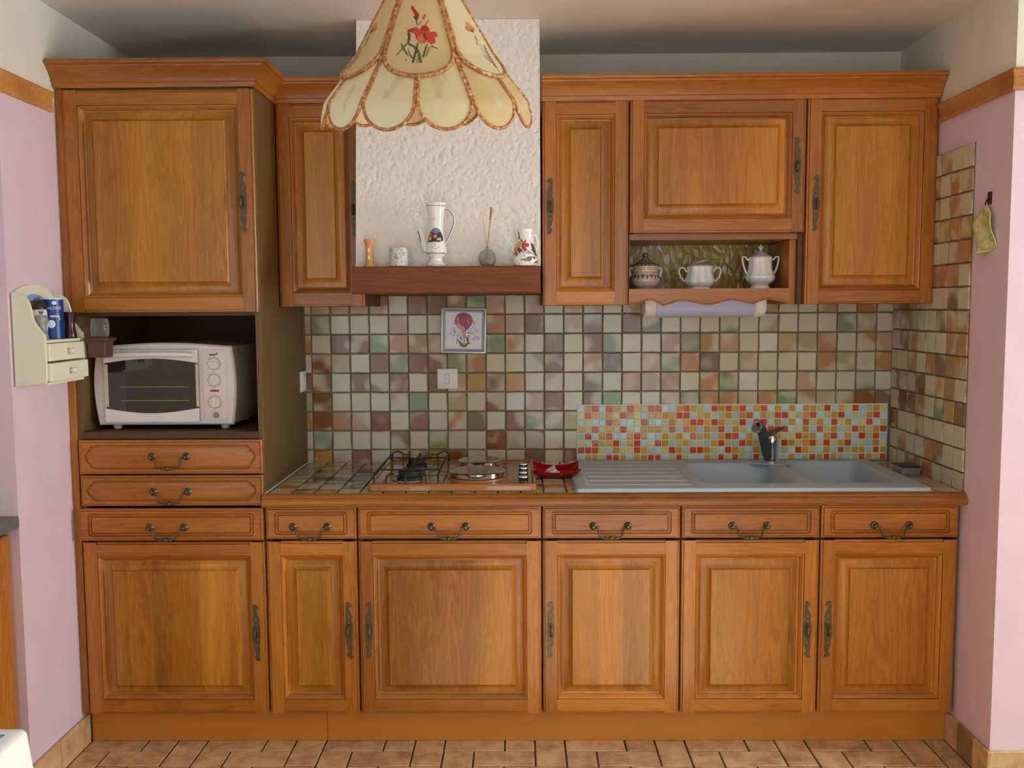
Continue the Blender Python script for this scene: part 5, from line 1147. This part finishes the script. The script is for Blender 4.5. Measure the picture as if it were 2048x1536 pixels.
# ------------------------------------------------------------------ pendant lamp
LX, LY, LZ, TILT = .638, -1.60, 2.078, radians(12)
LP = thing('pendant_lamp', 'pendant lamp with cream petal panels painted with flowers and raffia binding', 'lamp', (LX, LY, LZ)); olp = (LX, LY, LZ)
PRF = [(-.080, .040), (-.040, .052), (0, .071), (.050, .102), (.107, .136), (.160, .180), (.200, .213), (.230, .220), (.260, .222)]
def rad(dz):
    for (a, b), (c, d) in zip(PRF, PRF[1:]):
        if dz <= c: return b+(d-b)*(dz-a)/(c-a)
    return PRF[-1][1]
def lp(ang, dz, off=0.0):
    r = rad(dz)+off; x, y, z = r*sin(ang), -r*cos(ang), -dz
    return (LX+x, LY+y*cos(TILT)-z*sin(TILT), LZ+z*cos(TILT)+y*sin(TILT))
def petal(name, ca, half_a, z0, z1, zr, off, colour, layers, nu, nv, b_r):
    def hw(t):                                  # half angle at height t
        if t <= zr: return half_a
        return half_a*sqrt(max(0, 1-((t-zr)/(z1-zr))**2))
    V = []; UV = []; nv_ = nv
    for j in range(nv_+1):
        s = j/nv_; t = z0+(z1-z0)*(1-(1-s)**1.25); h = max(hw(t), half_a*.02)
        for i in range(nu+1):
            u = -1+2*i/nu; a = ca+u*h; V.append(lp(a, t, off)); UV.append((u*h*rad(t), t))
    m = MB().add(V, [(j*(nu+1)+i, j*(nu+1)+i+1, (j+1)*(nu+1)+i+1, (j+1)*(nu+1)+i) for j in range(nv_) for i in range(nu)])
    me = bpy.data.meshes.new(name); me.from_pydata([(p[0]-LX, p[1]-LY, p[2]-LZ) for p in m.v], [], m.f); me.materials.append(MATS['parchment']); me.shade_smooth()
    o = link(name, me, LP, olp); paint(o, colour, layers, UV)
    path = [lp(ca-half_a, z0+(zr-z0)*k/6, off) for k in range(6)]
    for k in range(25):
        a = pi*k/24; path.append(lp(ca-half_a*cos(a), zr+(z1-zr)*sin(a), off))
    path += [lp(ca+half_a, z0+(zr-z0)*k/6, off) for k in range(5, -1, -1)]
    MB().tube(path, b_r, 7).build('binding', 'raffia_binding', o, olp, smooth=60)
    return o
def fl(pts): return [((x/10.97+780-836)/949, .145-(144.5-(10+y/10.97))/1000) for x, y in pts]
R1, R2_, G1, G2 = srgb(214, 84, 58), srgb(190, 52, 38), srgb(72, 90, 66), srgb(104, 118, 84)
flower = [(G1, fl([(400, 640), (470, 690), (440, 860), (400, 860)])), (G2, fl([(255, 840), (310, 920), (420, 1100), (440, 1160), (380, 1110), (280, 960)])), (G2, fl([(160, 1130), (300, 960), (350, 890), (420, 860), (560, 930), (650, 1050), (700, 1280), (640, 1290), (600, 1100), (520, 970), (400, 900), (300, 1010), (200, 1120)])),
          (G1, fl([(410, 930), (440, 1050), (520, 1190), (480, 1180), (420, 1060)])), (G1, fl([(520, 1290), (500, 1270), (540, 1060), (590, 870), (620, 880), (590, 1060), (545, 1280)])), (G1, fl([(700, 1170), (720, 1050), (770, 900), (795, 900), (760, 1060), (730, 1180)])), (G2, fl([(750, 1210), (770, 1100), (820, 960), (890, 930), (960, 960), (1020, 1020), (930, 975), (850, 960), (800, 1100)])), (G1, fl([(550, 400), (580, 410), (590, 520), (570, 510)])), (G1, fl([(600, 490), (650, 410), (670, 420), (620, 500)])), (G2, fl([(730, 500), (810, 365), (800, 420), (760, 495)])), (G2, fl([(350, 500), (395, 570), (380, 590)])), (G1, fl([(590, 1280), (600, 1170), (615, 1280)])), (G1, fl([(375, 1170), (410, 1280), (385, 1240)])),
          (R2_, fl([(455, 95), (500, 100), (560, 200), (625, 280), (610, 350), (560, 340), (500, 240), (460, 170)])), (G1, fl([(490, 310), (560, 300), (610, 360), (575, 400), (545, 390)])), (R1, fl([(710, 280), (745, 280), (725, 360), (680, 390), (670, 370)])),
          (R1, fl([(360, 640), (430, 580), (560, 535), (640, 590), (680, 510), (760, 510), (830, 590), (820, 640), (950, 630), (990, 730), (930, 770), (945, 870), (870, 910), (760, 840), (740, 890), (620, 870), (560, 770), (540, 690), (450, 650)])), (R2_, fl([(640, 590), (680, 515), (760, 515), (825, 590), (740, 620)])), (R2_, fl([(365, 640), (430, 590), (550, 560), (480, 630)])), (srgb(226, 130, 96), fl([(580, 760), (680, 690), (740, 780), (700, 870), (620, 850)])), (srgb(96, 48, 50), fl([(690, 700), (760, 690), (740, 740), (800, 790), (780, 810), (710, 750)]))]
def fern(cx, dz0, flip):
    br, orr, tn = srgb(126, 78, 66), srgb(206, 140, 76), srgb(150, 108, 76); L = []; s = flip
    L += [(orr, ('ell', cx-s*.006, dz0-.052, .011, .0062)), (orr, ('ell', cx+s*.008, dz0-.054, .010, .0060)), (srgb(220, 160, 100), ('ell', cx-s*.001, dz0-.060, .009, .0055)), (br, ('ell', cx+s*.002, dz0-.048, .005, .003)), (tn, ('seg', (cx+s*.004, dz0-.046), (cx+s*.016, dz0+.004), .0006))]
    L += [(tn, ('ell', cx+s*.002, dz0-.034, .0026, .0055)), (tn, ('ell', cx-s*.003, dz0-.024, .0024, .004)), (tn, ('seg', (cx+s*.002, dz0-.030), (cx+s*.010, dz0+.004), .0005))]
    for k in range(9):
        z = dz0-.018+.0052*k; w = .010*(1-abs(k-3)/8); x0 = cx+s*(.024-.0010*k)
        L.append((br, ('seg', (x0, z), (x0-w, z-.004), .0014, .0006))); L.append((br, ('seg', (x0, z), (x0+w, z-.004), .0014, .0006)))
    L += [(br, ('seg', (cx+s*.024, dz0-.02), (cx+s*.014, dz0+.032), .0012)), (tn, ('seg', (cx-s*.002, dz0), (cx+s*.014, dz0+.018), .0016, .0006))]
    for k in range(5): L.append((br, ('seg', (cx+s*(.012+.001*k), dz0+.004+.004*k), (cx+s*(.006+.001*k), dz0+.001+.004*k), .0012, .0006)))
    return L
def faint_shadow(r, k):  # faint shadows of the back petals, painted into the petal colour
    L = []
    for q in range(3): L.append((srgb(218, 206, 164), ('ell', r.uniform(-.02, .02), r.uniform(.15, .21), r.uniform(.004, .012), r.uniform(.006, .016))))
    return L
A0 = radians(0.2); rnd = random.Random(3)
CREAM = [srgb(232, 220, 174), srgb(226, 206, 158), srgb(234, 226, 186), srgb(220, 194, 142)]
for k in range(12):
    ca = A0+radians(15+30*k); petal('petal', ca, radians(14.2), .060, .250, .196, 0.0, CREAM[(0, 3, 3, 1, 0, 2, 1, 0, 3, 2, 2, 2)[k]], faint_shadow(rnd, k), 20, 30, .0036)  # petals at the left paler: light from behind put into their colour
for k in range(6):
    lay = flower if k == 0 else fern(0.0, .112, 1 if k in (1, 2) else -1) if k in (1, 5, 2, 4) else flower
    petal('painted_petal', A0+radians(60*k), radians(28.2), -.070, .152, .098, .0055, srgb(228, 204, 152) if k in (0, 5) else srgb(232, 220, 180), lay, 90, 150, .0046)
cap = MB(); R = []
for r, dz in ((.050, -.070), (.046, -.080), (.030, -.094), (.014, -.100), (.012, -.118), (.005, -.122)):
    R.append([tuple(Vector((LX+r*sin(a), LY-r*cos(a)*cos(TILT)+dz*sin(TILT), LZ-dz*cos(TILT)-r*cos(a)*sin(TILT)))) for a in [2*pi*i/24 for i in range(24)]])
cap.loft(R).build('cap', 'iron_bail', LP, olp, smooth=40)
tp = (LX, LY-.120*sin(TILT), LZ+.120*cos(TILT))
MB().tube([tp, (LX, LY-.026, LZ+.16), (LX, LY-.022, LZ+.24), (LX, LY-.02, ZC-.03)], .003, 8).build('cord', 'white_plastic', LP, olp, smooth=60)
MB().lathe([(.001, ZC-.045), (.020, ZC-.040), (.045, ZC-.010), (.048, ZC-.0005)], (LX, LY-.02, 0), 24).build('ceiling_rose', 'white_plastic', LP, olp, smooth=40)
MB().lathe([(.014, 0), (.016, .03), (.030, .065), (.032, .085), (.022, .108), (.001, .115)], (LX, LY, LZ-.11), 20).build('bulb', 'white_plastic', LP, olp, smooth=50)

# ------------------------------------------------------------------ side counter at the left edge
SB = thing('counter_cabinet', 'oak base cabinet at the left edge under the grey worktop', 'cabinet', (-.95, -1.4, 0)); osb = (-.95, -1.4, 0)
MB().box(-1.24, -.672, -1.90, -.920, .10, .8185).build('body', 'carcass', SB, osb)
MB().box(-1.20, -.700, -1.88, -.925, .001, .0995).build('kick_board', 'plinth_laminate', SB, osb)
for a, b in ((-.922, -1.410), (-1.415, -1.900)):
    R = []
    for d, h in ((0, .020), (0, .006), (.003, .003), (.007, .0), (.046, .0), (.048, .004), (.056, .006), (.062, .013), (.066, .014), (.085, .012), (.097, .004), (.0985, .0)):
        R.append([(-.651-h, a-d, .115+d), (-.651-h, b+d, .115+d), (-.651-h, b+d, .80-d), (-.651-h, a-d, .80-d)])
    MB().loft(R).build('door', 'wood_v', SB, osb, smooth=20)
tag(MB().box(-1.24, -.624, -1.90, -.917, .8195, .8535).build('stone_worktop', 'stone_top', bevel=.003, seg=2), 'grey worktop end jutting in at the left edge', 'worktop')

# ------------------------------------------------------------------ table and cloth at the lower left corner
TX, TY, TZ = -.650, -2.556, .7485
TA = thing('dining_table', 'dining table under the white cloth at the lower left', 'table', (TX, TY, 0)); ota = (TX, TY, 0)
MB().box(TX-.645, TX+.645, TY-.495, TY+.495, .718, .7465).build('tabletop', 'wood_h', TA, ota, bevel=.003, seg=2)
for a in (-1, 1):
    for b in (-1, 1): MB().box(TX+a*.59-.03, TX+a*.59+.03, TY+b*.44-.03, TY+b*.44+.03, .001, .7175).build('leg', 'wood_v', TA, ota, bevel=.003, seg=1)
def perim(ins, drop_wave, n=40):
    W, H, r = .650-ins, .500-ins, max(.012-ins, .004)+drop_wave*.5; P = []
    for cx, cy, a0 in ((1, -1, -90), (1, 1, 0), (-1, 1, 90), (-1, -1, 180)):
        for i in range(13):
            a = radians(a0+90*i/12); k = 1+1.9*drop_wave*math.exp(-((i-6)/3.2)**2)*6
            P.append((TX+cx*(W-.012)+(r*k)*cos(a), TY+cy*(H-.012)+(r*k)*sin(a)))
        nx_, ny_ = {(1, -1): (1, 1), (1, 1): (-1, 1), (-1, 1): (-1, -1), (-1, -1): (1, -1)}[(cx, cy)]
        e0 = P[-1]; ax = {(1, -1): (0, 1), (1, 1): (-1, 0), (-1, 1): (0, -1), (-1, -1): (1, 0)}[(cx, cy)]
        Ln = (2*H if ax[1] else 2*W)-.03
        for i in range(1, n):
            t = i/n; w = drop_wave*(.5+.5*sin(t*21+cx*2+cy))*1.2*sin(pi*t)
            px, py = e0[0]+ax[0]*Ln*t, e0[1]+ax[1]*Ln*t
            nrm = (ax[1], -ax[0]); P.append((px+nrm[0]*w, py+nrm[1]*w))
    return P
R = []
for ins, z, w in ((.040, .7492, 0), (.006, .7492, 0), (.0, .7475, 0), (-.0015, .742, .001), (-.002, .700, .006), (-.003, .64, .012), (-.004, .57, .018), (-.004, .50, .024)):
    R.append([(x, y, z) for x, y in perim(ins, w)])
m = MB().loft(R, True, False)
tag(m.build('tablecloth', 'tablecloth', None, (TX, TY, .7485), smooth=60), 'white tablecloth with blue centre draped over the table corner', 'tablecloth')
